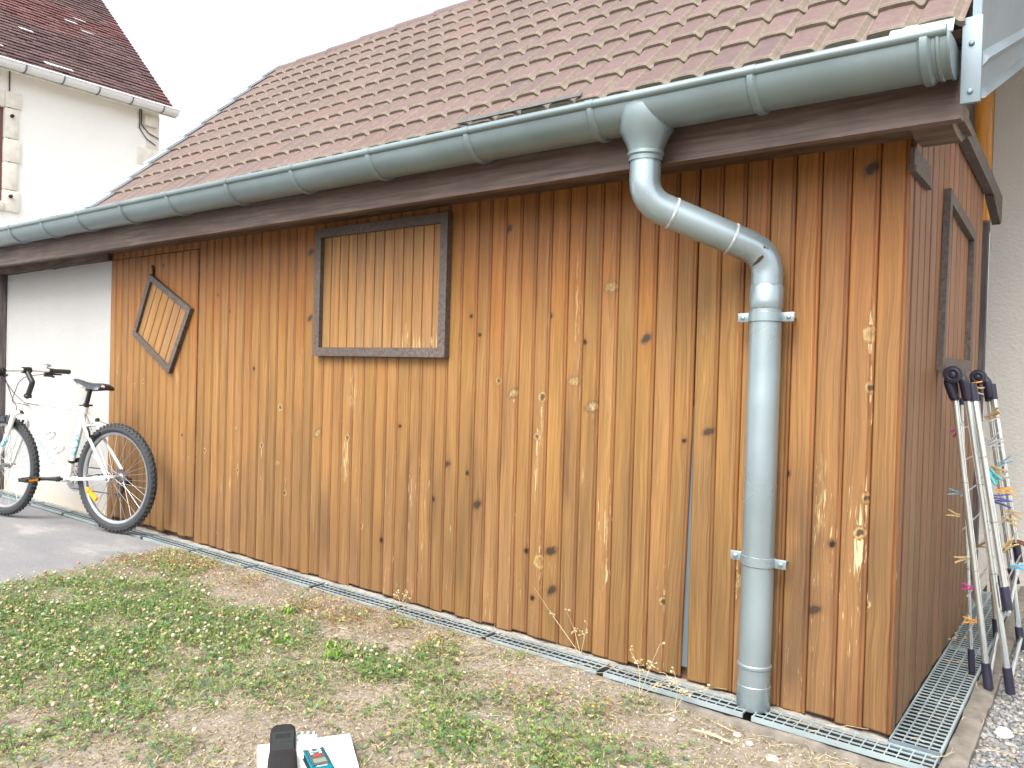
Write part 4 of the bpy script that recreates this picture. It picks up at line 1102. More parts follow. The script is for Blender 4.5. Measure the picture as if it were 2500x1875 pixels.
# wheels
def wheel(c, rear):
    e_ = D.objects.new('wheel', None); COL.objects.link(e_); e_.parent = BIKE; e_.location = c; e_.empty_display_size = 0.05
    mb = MB(); n = 96; prof = [(0.279 + 0.0, -0.013), (0.286, -0.0195), (0.298, -0.0235), (0.316, -0.0205), (0.327, -0.012), (0.330, 0), (0.327, 0.012), (0.316, 0.0205), (0.298, 0.0235), (0.286, 0.0195), (0.279, 0.013)]
    mb.lathe(prof, (0, 0, 0), (0, 1, 0), n, closed=True)
    # knobs
    for i in range(64):
        a = 2 * math.pi * i / 64
        for (off, rr, w, L, sh) in ((0.0180, 0.3205, 0.009, 0.012, 0.0), (-0.0180, 0.3205, 0.009, 0.012, 0.5), (0.006, 0.3315, 0.008, 0.012, 0.5), (-0.006, 0.3315, 0.008, 0.012, 0.0)):
            aa = a + sh * 2 * math.pi / 64; rad = Vector((math.cos(aa), 0, math.sin(aa))); tan = Vector((-math.sin(aa), 0, math.cos(aa)))
            o_ = (rad + Vector((0, 0.85 if off > 0 else -0.85, 0)) * (1 if abs(off) > 0.01 else 0)).normalized()
            cc = rad * rr + Vector((0, off, 0)); mb.bar(cc - tan * L / 2, cc + tan * L / 2, w, 0.007, o_)
    t = bpart(mb, 'tyre', M['rubber'], e_, sharp=25)
    mb = MB(); mb.lathe([(0.286, -0.0125), (0.288, -0.0135), (0.276, -0.0135), (0.264, -0.008), (0.262, 0), (0.264, 0.008), (0.276, 0.0135), (0.288, 0.0135), (0.286, 0.0125), (0.274, 0.010), (0.274, -0.010)], (0, 0, 0), (0, 1, 0), 72, closed=True)
    bpart(mb, 'rim', M['alu'], e_)
    mb = MB(); mb.lathe([(0.009, -0.052), (0.009, -0.036), (0.0235, -0.034), (0.0235, -0.030), (0.014, -0.026), (0.014, 0.026), (0.0235, 0.030), (0.0235, 0.034), (0.009, 0.036), (0.009, 0.052)], (0, 0, 0), (0, 1, 0), 20)
    mb.lathe([(0.005, -0.075), (0.005, 0.075)], (0, 0, 0), (0, 1, 0), 8); mb.lathe([(0.010, 0.068), (0.012, 0.07), (0.010, 0.078)], (0, 0, 0), (0, 1, 0), 10)
    bpart(mb, 'hub', M['steel'], e_)
    mb = MB()
    for i in range(36):
        a = 2 * math.pi * i / 36; s_ = 1 if i % 2 else -1; b_ = a + (0.62 if (i // 2) % 2 else -0.62) + 0.1
        mb.tube([(0.022 * math.cos(b_), 0.032 * s_, 0.022 * math.sin(b_)), (0.262 * math.cos(a), 0.002 * s_, 0.262 * math.sin(a))], 0.0012, 5, cap=False)
    bpart(mb, 'spokes', M['steel'], e_)
    if rear:
        mb = MB()
        a = R(228); c_ = Vector((-0.30 * 0 + 0.205 * math.cos(R(-68 + 0)), 0.016, 0.205 * math.sin(R(-68))))
        c_ = Vector((0.195, 0.016, -0.115)); tn = Vector((-0.62, 0, -0.78)).normalized(); tn = Vector((-0.80, 0, -0.60))
        mb.bar(c_ - tn * 0.050, c_ + tn * 0.050, 0.010, 0.030, Vector((-0.6, 0, 0.8)))
        mb.lathe([(0.017, -0.005), (0.017, 0.006), (0.013, 0.009), (0, 0.009)], c_ - tn * 0.040, (0, 1, 0), 14); mb.lathe([(0.017, -0.005), (0.017, 0.006), (0.013, 0.009), (0, 0.009)], c_ + tn * 0.040, (0, 1, 0), 14)
        bpart(mb, 'reflector', M['amber'], e_)
        mb = MB()
        for i in range(7): mb.lathe([(0.024 + 0.0045 * i, -0.036 - 0.0045 * (6 - i) - 0.0012), (0.024 + 0.0045 * i, -0.036 - 0.0045 * (6 - i) + 0.0012)], (0, 0, 0), (0, 1, 0), 28)
        bpart(mb, 'cassette', M['cable'], e_, smooth=False)
    return e_
wheel(RH, True); wheel(FH, False)
# seat post and saddle
mb = MB(); sd = (SC - BB).normalized(); mb.tube([SC + sd * 0.02, SC + sd * 0.135], 0.0135, 14); mb.tube([SC + sd * 0.02, SC + sd * 0.035], 0.0185, 14)
mb.tube([SC + sd * 0.028 + Vector((-0.03, -0.02, 0)), SC + sd * 0.028 + Vector((-0.03, 0.03, 0))], 0.006, 8); mb.tube([SC + sd * 0.028 + Vector((-0.03, 0.03, 0)), SC + sd * 0.03 + Vector((0.015, 0.036, -0.003))], 0.005, 8)
top_ = SC + sd * 0.135; mb.box(tuple(top_ + Vector((-0.022, -0.02, -0.012))), tuple(top_ + Vector((0.022, 0.02, 0.014))), bev=0.004)
bpart(mb, 'seat_post', M['black'])
secs = [(0.402, 0.934, 0.006, 0.006), (0.392, 0.936, 0.018, 0.016), (0.36, 0.932, 0.022, 0.022), (0.30, 0.920, 0.027, 0.026), (0.25, 0.914, 0.038, 0.028), (0.20, 0.913, 0.056, 0.032), (0.16, 0.914, 0.068, 0.038), (0.13, 0.912, 0.070, 0.042), (0.115, 0.906, 0.060, 0.036), (0.108, 0.898, 0.03, 0.02)]
mb = MB(); v = []; n = 20
for (u_, zt, hw, hh_) in secs:
    for q in range(n):
        a = 2 * math.pi * q / n; cy = math.cos(a); sz = math.sin(a)
        y = hw * (abs(cy) ** 0.8) * (1 if cy > 0 else -1); z = zt - hh_ / 2 + hh_ / 2 * sz - (0.018 * (y / 0.07) ** 2 if u_ < 0.27 else 0.006 * (y / 0.03) ** 2)
        v.append((u_, y, z))
ns = len(secs)
mb.add(v, [(i * n + q, i * n + (q + 1) % n, (i + 1) * n + (q + 1) % n, (i + 1) * n + q) for i in range(ns - 1) for q in range(n)] + [tuple(range(n)), tuple((ns - 1) * n + q for q in range(n))[::-1]])
SAD = bpart(mb, 'saddle', M['saddle'], recalc=True)
mb = MB()
for s_ in (1, -1): mb.tube(fillet([(0.385, 0.008 * s_, 0.918), (0.33, 0.018 * s_, 0.885), (0.22, 0.022 * s_, 0.880), (0.14, 0.032 * s_, 0.888)], 0.04, 5), 0.0035, 6)
bpart(mb, 'saddle_rail', M['steel'], SAD)
mb = MB(); mb.lathe([(0.0, 0.0), (0.010, 0.0), (0.010, 0.003), (0, 0.003)], (0.112, 0.028, 0.893), (-1, 0.3, 0), 14); bpart(mb, 'badge', M['stone'], SAD)
# stem and bar
st0 = HT + axd * 0.012; st1 = HT + axd * 0.105; cl = Vector((0.868, 0, 0.978))
mb = MB(); mb.tube(fillet([st0, st1, cl], 0.012, 4), 0.0165, 14); mb.tube([cl + Vector((0, -0.027, 0)), cl + Vector((0, 0.027, 0))], 0.0205, 14)
bpart(mb, 'stem', M['black'])
mb = MB(); mb.tube(fillet([cl + Vector((-0.022, -0.29, -0.008)), cl + Vector((0, -0.08, 0)), cl + Vector((0, 0.08, 0)), cl + Vector((-0.022, 0.29, -0.008))], 0.2, 6), 0.0118, 12)
HBAR = bpart(mb, 'handlebar', M['white_paint'])
for s_ in (1, -1):
    a = cl + Vector((-0.0225, 0.295 * s_, -0.008)); d_ = (a - (cl + Vector((0, 0.08 * s_, 0)))).normalized()
    mb = MB(); mb.tube([a - d_ * 0.118, a - d_ * 0.116, a - d_ * 0.11, a - d_ * 0.004, a], [0.0135, 0.0185, 0.0158, 0.0158, 0.011], 14); bpart(mb, 'grip', M['black'], HBAR)
    g = a - d_ * 0.135
    mb = MB(); mb.tube([g - d_ * 0.012, g + d_ * 0.012], 0.0175, 12); mb.box(tuple(g + Vector((0.008, -0.028, -0.040))), tuple(g + Vector((0.032, 0.028, -0.008))), bev=0.006)
    mb.tube(fillet([g + Vector((0.02, 0, -0.016)), g + Vector((0.048, 0.02 * s_, -0.022)), g + Vector((0.040, 0.11 * s_, -0.026))], 0.02, 5), [0.007] * 7 + [0.005], 8)
    mb.tube([g + Vector((-0.004, -0.028 * s_, -0.03)), g + Vector((-0.03, 0.01 * s_, -0.04))], 0.007, 8)
    bpart(mb, 'brake_lever', M['black'], HBAR)
mb = MB(); g = cl + Vector((0.02, -0.16, 0.028)); mb.lathe([(0, 0.016), (0.016, 0.014), (0.025, 0.006), (0.026, 0)], g, (-0.2, 0, 1), 16); mb.tube([g - Vector((0, 0, 0.03)), g], 0.006, 6)
bpart(mb, 'bell', M['alu'], HBAR)
mb = MB()
L_ = cl + Vector((0.03, 0.15, -0.025)); Rr = cl + Vector((0.03, -0.15, -0.025))
mb = MB(); mb.tube(fillet([L_, cl + Vector((0.13, 0.06, -0.04)), cl + Vector((0.13, 0.0, -0.20)), HB + Vector((0.05, 0.01, 0.02)), CR + Vector((0.04, 0.012, 0.015))], 0.09, 7), 0.0026, 6); bpart(mb, 'cable', M['cable'])
mb = MB(); mb.tube(fillet([Rr, cl + Vector((0.15, -0.06, -0.05)), cl + Vector((0.12, 0.02, -0.22)), HB + Vector((0.0, 0.03, 0.045)), HB + Vector((-0.10, 0.024, 0.03))], 0.09, 7), 0.0026, 6); bpart(mb, 'cable', M['cable'])
mb = MB(); mb.tube(fillet([L_ + Vector((0, 0.02, 0)), cl + Vector((0.09, 0.08, -0.07)), cl + Vector((0.07, 0.03, -0.16)), HT + Vector((-0.01, 0.026, -0.04)), HT + Vector((-0.13, 0.015, -0.052))], 0.07, 7), 0.0026, 6); bpart(mb, 'cable', M['cable'])
mb = MB(); mb.tube([SC + Vector((0.03, 0.008, 0.0)), SC + Vector((-0.03, 0.005, -0.05)), SC + Vector((-0.065, 0, -0.13))], 0.0018, 5); bpart(mb, 'cable', M['cable'])
# brakes
mb = MB()
for s_ in (1, -1):
    p = RH + Vector((0.175, 0.055 * s_, 0.245)); mb.tube([p, p + Vector((-0.028, 0.022 * s_, 0.03)), p + Vector((-0.018, 0.028 * s_, 0.062))], 0.0065, 8); mb.bar(p + Vector((-0.055, -0.028 * s_, 0.028)), p + Vector((0.012, -0.028 * s_, -0.012)), 0.011, 0.011)
    mb.tube([p + Vector((0, 0, 0.005)), p + Vector((-0.015, -0.028 * s_, 0.008))], 0.005, 6)
    mb.tube([p + Vector((-0.018, 0.028 * s_, 0.062)), RH + Vector((0.178, 0, 0.345))], 0.0016, 5)
mb.lathe([(0.012, -0.008), (0.012, 0.008)], RH + Vector((0.178, 0, 0.347)), (0, 1, 0), 10)
bpart(mb, 'rear_brake', M['black'])
mb = MB()
for s_ in (1, -1):
    p = CR + Vector((0.02, 0.055 * s_, -0.08)); mb.tube([p, p + Vector((0.03, 0.022 * s_, 0.02)), p + Vector((0.02, 0.03 * s_, 0.055))], 0.0065, 8); mb.bar(p + Vector((0.01, -0.026 * s_, 0.03)), p + Vector((0.04, -0.026 * s_, -0.03)), 0.011, 0.011)
    mb.tube([p, p + Vector((0.025, -0.026 * s_, 0))], 0.005, 6); mb.tube([p + Vector((0.02, 0.03 * s_, 0.055)), CR + Vector((0.04, 0, 0.015))], 0.0016, 5)
bpart(mb, 'front_brake', M['black'])
# cranks, pedals, rings, chain
for s_, dirv in ((1, Vector((0.995, 0, -0.06))), (-1, Vector((-0.995, 0, 0.06)))):
    a = BB + Vector((0, 0.062 * s_, 0)); e_ = a + dirv * 0.172 + Vector((0, 0.018 * s_, 0))
    mb = MB(); mb.tube([BB + Vector((0, 0.03 * s_, 0)), a + Vector((0, 0.008 * s_, 0))], 0.010, 10); mb.tube([a, a + (e_ - a) * 0.5, e_], [0.0145, 0.0105, 0.0125], 10); mb.lathe([(0.017, -0.008), (0.017, 0.01), (0, 0.012)], a, (0, s_, 0), 12)
    CK = bpart(mb, 'crank', M['black'])
    pc = e_ + Vector((0, 0.055 * s_, 0)); mb = MB(); mb.tube([e_, pc + Vector((0, 0.045 * s_, 0))], 0.006, 8)
    for dx in (-0.036, 0.036): mb.box(tuple(pc + Vector((dx - 0.006, -0.045, -0.012))), tuple(pc + Vector((dx + 0.006, 0.045, 0.012))), bev=0.003)
    for dy in (-0.042, 0.042): mb.box(tuple(pc + Vector((-0.036, dy - 0.006, -0.011))), tuple(pc + Vector((0.036, dy + 0.006, 0.011))), bev=0.003)
    mb.box(tuple(pc + Vector((-0.03, -0.012, -0.008))), tuple(pc + Vector((0.03, 0.012, 0.008))), bev=0.003)
    bpart(mb, 'pedal', M['black'], CK)
    mb = MB(); mb.box(tuple(pc + Vector((-0.043, -0.03, -0.007))), tuple(pc + Vector((-0.042, 0.03, 0.007)))); bpart(mb, 'pedal_reflector', M['amber'], CK); mb = MB(); mb.box(tuple(pc + Vector((0.042, -0.03, -0.007))), tuple(pc + Vector((0.0435, 0.03, 0.007)))); bpart(mb, 'pedal_reflector', M['amber'], CK)
mb = MB()
for rr, y in ((0.088, -0.052), (0.070, -0.045), (0.052, -0.038)):
    n = 84; v = []
    for yy in (y - 0.0013, y + 0.0013):
        for q in range(n): a = 2 * math.pi * q / n; r2 = rr + (0.0035 if q % 2 else -0.001); v.append((BB.x + r2 * math.cos(a), yy, BB.z + r2 * math.sin(a)))
        for q in range(n): a = 2 * math.pi * q / n; r2 = rr - 0.012; v.append((BB.x + r2 * math.cos(a), yy, BB.z + r2 * math.sin(a)))
    f = []
    for q in range(n):
        q1 = (q + 1) % n
        f += [(q, q1, n + q1, n + q), (2 * n + q, 3 * n + q, 3 * n + q1, 2 * n + q1), (q, 2 * n + q, 2 * n + q1, q1), (n + q, n + q1, 3 * n + q1, 3 * n + q)]
    mb.add(v, f)
for i in range(5):
    a = 2 * math.pi * i / 5; mb.bar(BB + Vector((0, -0.045, 0)), BB + Vector((0.078 * math.cos(a), -0.048, 0.078 * math.sin(a))), 0.012, 0.006, (0, 1, 0))
bpart(mb, 'chainring', M['steel'], smooth=False)
mb = MB(); mb.tube([BB + Vector((0.01, -0.045, 0.071)), RH + Vector((0.0, -0.048, 0.038))], 0.0035, 6); mb.tube([BB + Vector((0.0, -0.045, -0.071)), RH + Vector((0.04, -0.048, -0.115)), RH + Vector((0.005, -0.048, -0.075)), RH + Vector((-0.01, -0.048, -0.035))], 0.0035, 6)
bpart(mb, 'chain', M['cable'])
mb = MB(); mb.bar(RH + Vector((0.0, -0.075, -0.02)), RH + Vector((0.036, -0.06, -0.12)), 0.018, 0.010, (0, 1, 0)); mb.box(tuple(RH + Vector((-0.03, -0.09, -0.055))), tuple(RH + Vector((0.02, -0.062, -0.01))), bev=0.006)
for q in ((0.012, -0.075), (0.038, -0.118)): mb.lathe([(0.018, -0.052), (0.018, -0.044)], RH + Vector((q[0], 0, q[1])), (0, 1, 0), 14)
bpart(mb, 'rear_derailleur', M['black'])
mb = MB(); p = BB + sn_ * 0.115; mb.tube([p - sn_ * 0.008, p + sn_ * 0.008], 0.020, 14); mb.box(tuple(p + Vector((-0.03, -0.06, -0.01))), tuple(p + Vector((0.0, -0.02, 0.02))), bev=0.004); bpart(mb, 'front_derailleur', M['black'])
# bottle cage
mb = MB(); p0 = BB + dn * 0.185; up_ = Vector((-dn.z, 0, dn.x)); nn2 = Vector((0, 1, 0))
mb.bar(p0 + up_ * 0.024, p0 + dn * 0.12 + up_ * 0.024, 0.018, 0.010, up_)
CG = bpart(mb, 'bottle_cage', M['black'])
mb = MB()
def ring(t, r_, a0, a1): c_ = p0 + dn * t + up_ * (0.028 + 0.036); return [c_ + up_ * (-math.cos(R(a)) * r_) + nn2 * (math.sin(R(a)) * r_) for a in np.linspace(a0, a1, 20)]
mb.tube(ring(0.12, 0.037, -170, 170), 0.0028, 6); mb.tube(ring(0.0, 0.036, -150, 150), 0.0028, 6)
for s_ in (1, -1):
    mb.tube([p0 + dn * 0.0 + up_ * 0.064 + nn2 * 0.036 * s_, p0 + dn * 0.12 + up_ * 0.064 + nn2 * 0.037 * s_], 0.0028, 6)
bpart(mb, 'cage_wire', M['alu'], CG)

# ================================================================== folded clothes airer and its pegs
AIR = empty('clothes_airer', (0.15, 0.95, 0.0), 'folded steel clothes airer with dark plastic joints leaning on the side of the shed', 'clothes airer')
def leg(p, q, r=0.0108, foot=0.085, cap=0.06):
    p = Vector(p); q = Vector(q); d = (q - p).normalized(); mb = MB(); mb.tube([p, q], r, 12)
    o = mb.build('leg', M['chrome'], AIR)
    mb = MB(); mb.tube([q - d * foot, q - d * foot * 0.98, q + d * 0.004], [r + 0.002, r + 0.0045, r + 0.0045], 12); mb.build('foot', M['navy'], o)
    mb = MB(); mb.tube([p - d * 0.004, p + d * cap * 0.98, p + d * cap], [r + 0.0045, r + 0.0045, r + 0.002], 12); mb.build('leg_socket', M['navy'], o)
    for t in (0.33, 0.62):
        mb = MB(); c = p + (q - p) * t; mb.tube([c - d * 0.003, c + d * 0.003], r + 0.0006, 12); mb.build('tube_collar', M['steel'], o)
    return o
Y0, Y1 = 0.61, 1.25
zt = 1.055
leg((0.047, Y0, zt), (0.186, 0.624, 0.005)); leg((0.086, Y0 - 0.01, zt), (0.250, 0.63, 0.003))
leg((0.040, Y1, zt), (0.150, 1.27, 0.0), cap=0.07); leg((0.080, Y1 + 0.01, zt), (0.232, 1.29, -0.02), cap=0.07)
leg((0.060, 0.70, 1.0), (0.120, 0.755, 0.005), 0.0072, cap=0.02)
# wing hanging down inside the frame
wa, wb = Vector((0.104, Y0 - 0.005, zt)), Vector((0.236, 0.60, 0.295)); wc, wd = Vector((0.098, Y1, zt)), Vector((0.215, Y1, 0.34))
for p, q in ((wa, wb), (wc, wd)): leg(p, q, 0.0108, 0.075)
mb = MB()
mb.tube([(0.186, 0.63, 0.035), (0.150, 1.27, 0.035)], 0.0078, 10); mb.tube([(0.247, 0.64, 0.04), (0.230, 1.28, 0.02)], 0.0078, 10)
mb.tube([wb - Vector((0, -0.006, 0.02)), wd], 0.0075, 10); mb.build('cross_bar', M['chrome'], AIR)
wt0, wb0 = Vector((0.105, 0, 1.0)), Vector((0.235, 0, 0.30)); at0, ab0 = Vector((0.05, 0, 1.0)), Vector((0.13, 0, 0.10))
for i in range(7):
    t = 0.12 + 0.13 * i
    P = wt0 + (wb0 - wt0) * t; mb = MB(); mb.tube([P + Vector((0, 0.61, 0)), P + Vector((0, 1.25, 0))], 0.0028, 7); mb.build('rail', M['steel'], AIR)
    P = at0 + (ab0 - at0) * t; mb = MB(); mb.tube([P + Vector((0, 0.63, 0)), P + Vector((0, 1.26, 0))], 0.0028, 7); mb.build('rail', M['steel'], AIR)
for y, s_ in ((Y0 - 0.012, -1), (Y1, -1)):
    c = Vector((0.050, y - 0.01, 1.087))
    mb = MB(); mb.lathe([(0.012, -0.026), (0.028, -0.026), (0.031, -0.022), (0.031, 0.016), (0.028, 0.02), (0, 0.02)], c, (0, -1, 0), 28); mb.lathe([(0.024, 0.020), (0.0235, 0.024), (0.018, 0.025), (0.012, 0.022), (0.010, 0.030), (0, 0.032)], c, (0, -1, 0), 24)
    h = mb.build('hinge', M['navy'], AIR)
    mb = MB(); mb.tube(fillet([c + Vector((-0.012, 0.004, 0.0)), c + Vector((-0.016, 0.004, -0.03)), Vector((0.052, y + 0.004, 1.005))], 0.02, 4), 0.0155, 12); mb.tube(fillet([c + Vector((0.012, 0.004, 0.0)), c + Vector((0.032, 0.004, -0.02)), Vector((0.094, y + 0.002, 1.005))], 0.02, 4), 0.0172, 12)
    mb.build('hinge_arm', M['navy'], h)
# an adjustable strap joint on the far legs
for p, q, w_, t_ in (((0.190, 1.275, 0.30), (0.204, 1.282, 0.24), 0.026, 0.026), ((0.150, 1.10, 0.46), (0.168, 1.10, 0.34), 0.03, 0.02), ((0.165, 1.10, 0.30), (0.178, 1.10, 0.16), 0.018, 0.018)):
    mb = MB(); mb.bar(p, q, w_, t_); mb.build('joint_block', M['navy'], AIR)

PC = {'orange': (0.60, 0.25, 0.03), 'tan': (0.40, 0.28, 0.13), 'grey': (0.30, 0.32, 0.32), 'magenta': (0.42, 0.02, 0.20), 'steel blue': (0.14, 0.25, 0.32), 'teal': (0.05, 0.27, 0.28),
      'dark blue': (0.05, 0.07, 0.26), 'sky blue': (0.05, 0.33, 0.55), 'yellow': (0.55, 0.34, 0.07), 'brown': (0.20, 0.06, 0.03)}
pm = {k: plain(k + ' peg', v, 0.5, 0, 0.15, 60) for k, v in PC.items()}
def peg_mesh(c):
    mb = MB()
    for s_ in (1, -1):
        v = []
        for (x, z, t, w) in ((-0.014, 0.0035, 0.0035, 0.0045), (0.0, 0.0045, 0.005, 0.0048), (0.018, 0.0048, 0.0055, 0.0048), (0.058, 0.012, 0.004, 0.0042)):
            v += [(x, -w, s_ * z - t / 2), (x, w, s_ * z - t / 2), (x, w, s_ * z + t / 2), (x, -w, s_ * z + t / 2)]
        f = [(0, 1, 2, 3), (12, 15, 14, 13)] + [(i * 4 + a, (i + 1) * 4 + a, (i + 1) * 4 + (a + 1) % 4, i * 4 + (a + 1) % 4) for i in range(3) for a in range(4)]
        mb.add(v, f)
    mb.tube([(0.014, -0.006, 0.0), (0.014, 0.006, 0.0)], 0.0042, 8, mi=1)
    return mb
protos = {}
PEGS = [('orange', (0.085, 0.62, 1.052), (0.95, 0.2, 0.04), 'clipped at the top of the airer beside the hinge'), ('grey', (0.09, 0.63, 1.035), (0.95, 0.25, -0.05), 'clipped under the orange peg at the top of the airer'),
 ('tan', (0.121, 0.95, 0.931), (0.8, -0.5, 0.3), 'upper wooden one above the grey pegs'), ('tan', (0.121, 1.04, 0.931), (0.6, -0.6, 0.6), 'highest wooden one, by the far tube near the white wall'), ('grey', (0.138, 0.86, 0.838), (0.7, -0.3, 0.6), 'upper one of the two below the tan pegs'), ('grey', (0.138, 0.762, 0.836), (0.9, -0.2, 0.25), 'lower one of the two below the tan pegs'),
 ('magenta', (0.060, 0.70, 0.892), (-0.5, -0.5, -0.5), 'between the left tube and the shed boards, high up'), ('steel blue', (0.154, 1.087, 0.745), (0.8, -0.2, 0.5), 'sticking up to the right beside the white wall'), ('tan', (0.154, 0.87, 0.745), (0.7, -0.4, -0.3), 'just above the teal pegs'),
 ('teal', (0.154, 0.70, 0.74), (0.35, -0.3, -0.85), 'left one of the teal pair halfway down'), ('teal', (0.154, 0.78, 0.74), (0.55, -0.3, -0.65), 'right one of the teal pair halfway down'), ('grey', (0.160, 0.92, 0.70), (0.8, -0.3, 0.5), 'behind the teal pair halfway down'), ('orange', (0.171, 0.88, 0.66), (0.95, 0.1, 0.12), 'halfway down the airer below the teal pair'), ('tan', (0.171, 1.057, 0.65), (0.9, -0.2, -0.25), 'next to the orange peg halfway down'),
 ('dark blue', (0.171, 0.762, 0.652), (0.95, -0.2, 0.05), 'upper one of the dark blue pair'), ('dark blue', (0.172, 0.80, 0.630), (0.95, -0.2, -0.08), 'lower one of the dark blue pair'), ('steel blue', (0.068, 0.66, 0.665), (-0.7, -0.5, 0.1), 'poking out left between tube and shed boards'), ('tan', (0.068, 0.655, 0.585), (-0.8, -0.5, 0.25), 'poking out left, above the middle of the left tube'),
 ('tan', (0.188, 1.098, 0.557), (0.9, -0.3, -0.2), 'upper one of two fanned out toward the white wall'), ('tan', (0.188, 0.96, 0.548), (0.9, -0.3, -0.25), 'lower one of two fanned out toward the white wall'), ('yellow', (0.205, 0.80, 0.464), (0.6, -0.3, 0.6), 'low on the airer above the sky blue peg'), ('tan', (0.205, 0.745, 0.464), (0.5, -0.3, 0.7), 'leaning on the yellow peg low down'),
 ('sky blue', (0.222, 0.95, 0.373), (0.97, -0.25, 0.1), 'low on the airer by the floating black tube end'), ('brown', (0.222, 1.18, 0.43), (0.8, -0.4, -0.2), 'at the right edge of the airer'), ('tan', (0.095, 0.655, 0.435), (-0.8, -0.55, -0.2), 'poking out left, low against the shed boards'),
 ('magenta', (0.112, 0.74, 0.315), (-0.8, -0.4, 0.1), 'low down behind the left tube'), ('orange', (0.122, 0.74, 0.195), (-0.9, -0.35, 0.05), 'lowest one, poking out left near the ground'), ('tan', (0.101, 1.0, 0.424), (0.6, -0.6, 0.3), 'between the two left tubes, low down')]
for i, (c, p, d_, where) in enumerate(PEGS):
    if c not in protos:
        o = peg_mesh(c).build('clothes_peg', [pm[c], M['steel']]); protos[c] = o
    else:
        o = protos[c].copy(); COL.objects.link(o)
    o.location = p; o.rotation_euler = Vector(d_).to_track_quat('X', 'Z').to_euler(); o.scale = (0.85, 1.1, 1.0) if d_[0] > 0 else (0.62, 1.0, 0.9)
    tag(o, f"{'pale wooden' if c == 'tan' else c} clothes peg {where}", 'clothes peg', 'clothes pegs on the folded airer')

# ================================================================== white board with the measuring things
def frame2(o, ax):           # local x along ax on the ground
    a = Vector((ax[0], ax[1], 0)).normalized(); return a, Vector((-a.y, a.x, 0))
bx = Vector((-1.312, -1.277, 0)); by = Vector((-1.177, -1.07, 0))       # far edge: left, right
a_ = (by - bx).normalized(); b_ = Vector((0.83, -0.558, 0)).normalized()
BZ = 0.024
WB = empty('white_board', (bx.x, bx.y, BZ - 0.012), 'white laminated board lying on the grass at the bottom edge of the picture', 'board')
mb = MB(); q = [bx, bx + (by - bx), bx + (by - bx) + b_ * 0.34, bx + b_ * 0.34]
mb.prism([(p.x, p.y) for p in q], 2, BZ - 0.010, BZ); o = mb.build('panel', M['white_board'], WB, smooth=False, recalc=True)
mb = MB(); q2 = [bx - a_ * 0.002, by + a_ * 0.002, by + a_ * 0.002 + b_ * 0.342, bx - a_ * 0.002 + b_ * 0.342]
mb.prism([(p.x, p.y) for p in q2], 2, BZ - 0.018, BZ - 0.011); mb.build('edge_band', M['board_edge'], WB, smooth=False, recalc=True)

# laser meter: far short edge from m0 to m1, long axis toward the viewer
m0 = Vector((-1.155, -1.243, 0)); m1 = Vector((-1.128, -1.207, 0)); mx = Vector((0.44, 0.90, 0)).normalized(); my = Vector((mx.y, -mx.x, 0))
if my.dot(Vector((1, -1, 0))) < 0: my = -my
LM = empty('laser_meter', (m0.x, m0.y, BZ), 'teal and black handheld distance meter with keypad and display, lying on the white board', 'distance meter')
def lmbox(mb, u0, u1, v0, v1, z0, z1, bev=0.0, mi=0):
    bm = bmesh.new(); bmesh.ops.create_cube(bm, size=1)
    for w in bm.verts:
        u = (u0 + u1) / 2 + w.co.x * (u1 - u0); vv = (v0 + v1) / 2 + w.co.y * (v1 - v0); z = (z0 + z1) / 2 + w.co.z * (z1 - z0)
        w.co = m0 + mx * u + my * vv + Vector((0, 0, z))
    if bev: bmesh.ops.bevel(bm, geom=bm.edges[:], offset=bev, segments=2, affect='EDGES', profile=0.5)
    bmesh.ops.recalc_face_normals(bm, faces=bm.faces[:])
    mb.frombm(bm, mi)
mb = MB(); lmbox(mb, 0, 0.047, 0, 0.115, BZ + 0.001, BZ + 0.022, 0.004); mb.build('case', M['teal'], LM)
mb = MB(); lmbox(mb, -0.0015, 0.0485, 0.004, 0.11, BZ + 0.004, BZ + 0.012, 0.002); mb.build('grip_band', M['black'], LM)
mb = MB(); lmbox(mb, 0.006, 0.043, 0.004, 0.088, BZ + 0.020, BZ + 0.0245, 0.002); KP = mb.build('keypad', plain('grey keypad', (0.06, 0.065, 0.07), 0.5), LM)
for u, v_, mat, w, h in ((0.010, 0.016, 'pale_key', .008, .005), (0.0205, 0.019, 'pale_key', .008, .005), (0.031, 0.016, 'pale_key', .008, .005), (0.010, 0.028, 'white_print', .006, .003), (0.032, 0.028, 'white_print', .006, .003), (0.010, 0.008, 'white_print', .006, .003), (0.031, 0.008, 'white_print', .006, .003), (0.018, 0.036, 'red', .013, .012)):
    mb = MB(); lmbox(mb, u, u + w, v_, v_ + h, BZ + 0.0235, BZ + 0.0258, 0.0008); mb.build('key', M[mat], KP)
mb = MB(); lmbox(mb, 0.009, 0.040, 0.058, 0.080, BZ + 0.0240, BZ + 0.0252, 0.0005); mb.build('display', M['lcd'], LM)
# maker's lettering under the display
fc = D.curves.new('lettering', 'FONT'); fc.body = 'makita'; fc.size = 0.0105; fc.shear = 0.25; fc.extrude = 0.0002; fc.align_x = 'CENTER'
fo = D.objects.new('lettering_src', fc); COL.objects.link(fo)
dg = bpy.context.evaluated_depsgraph_get(); tm = D.meshes.new_from_object(fo.evaluated_get(dg)); D.objects.remove(fo)
tm.name = 'lettering'; tm.materials.clear(); tm.materials.append(M['white_print'])
lo = D.objects.new('lettering', tm); COL.objects.link(lo); lo.parent = LM
pz = mx * 0.0245 + my * 0.0955
RM = Matrix.Identity(3); RM.col[0] = mx; RM.col[1] = -my; RM.col[2] = Vector((0, 0, 1))
lo.rotation_euler = RM.to_euler(); lo.location = (pz.x, pz.y, 0.0226)

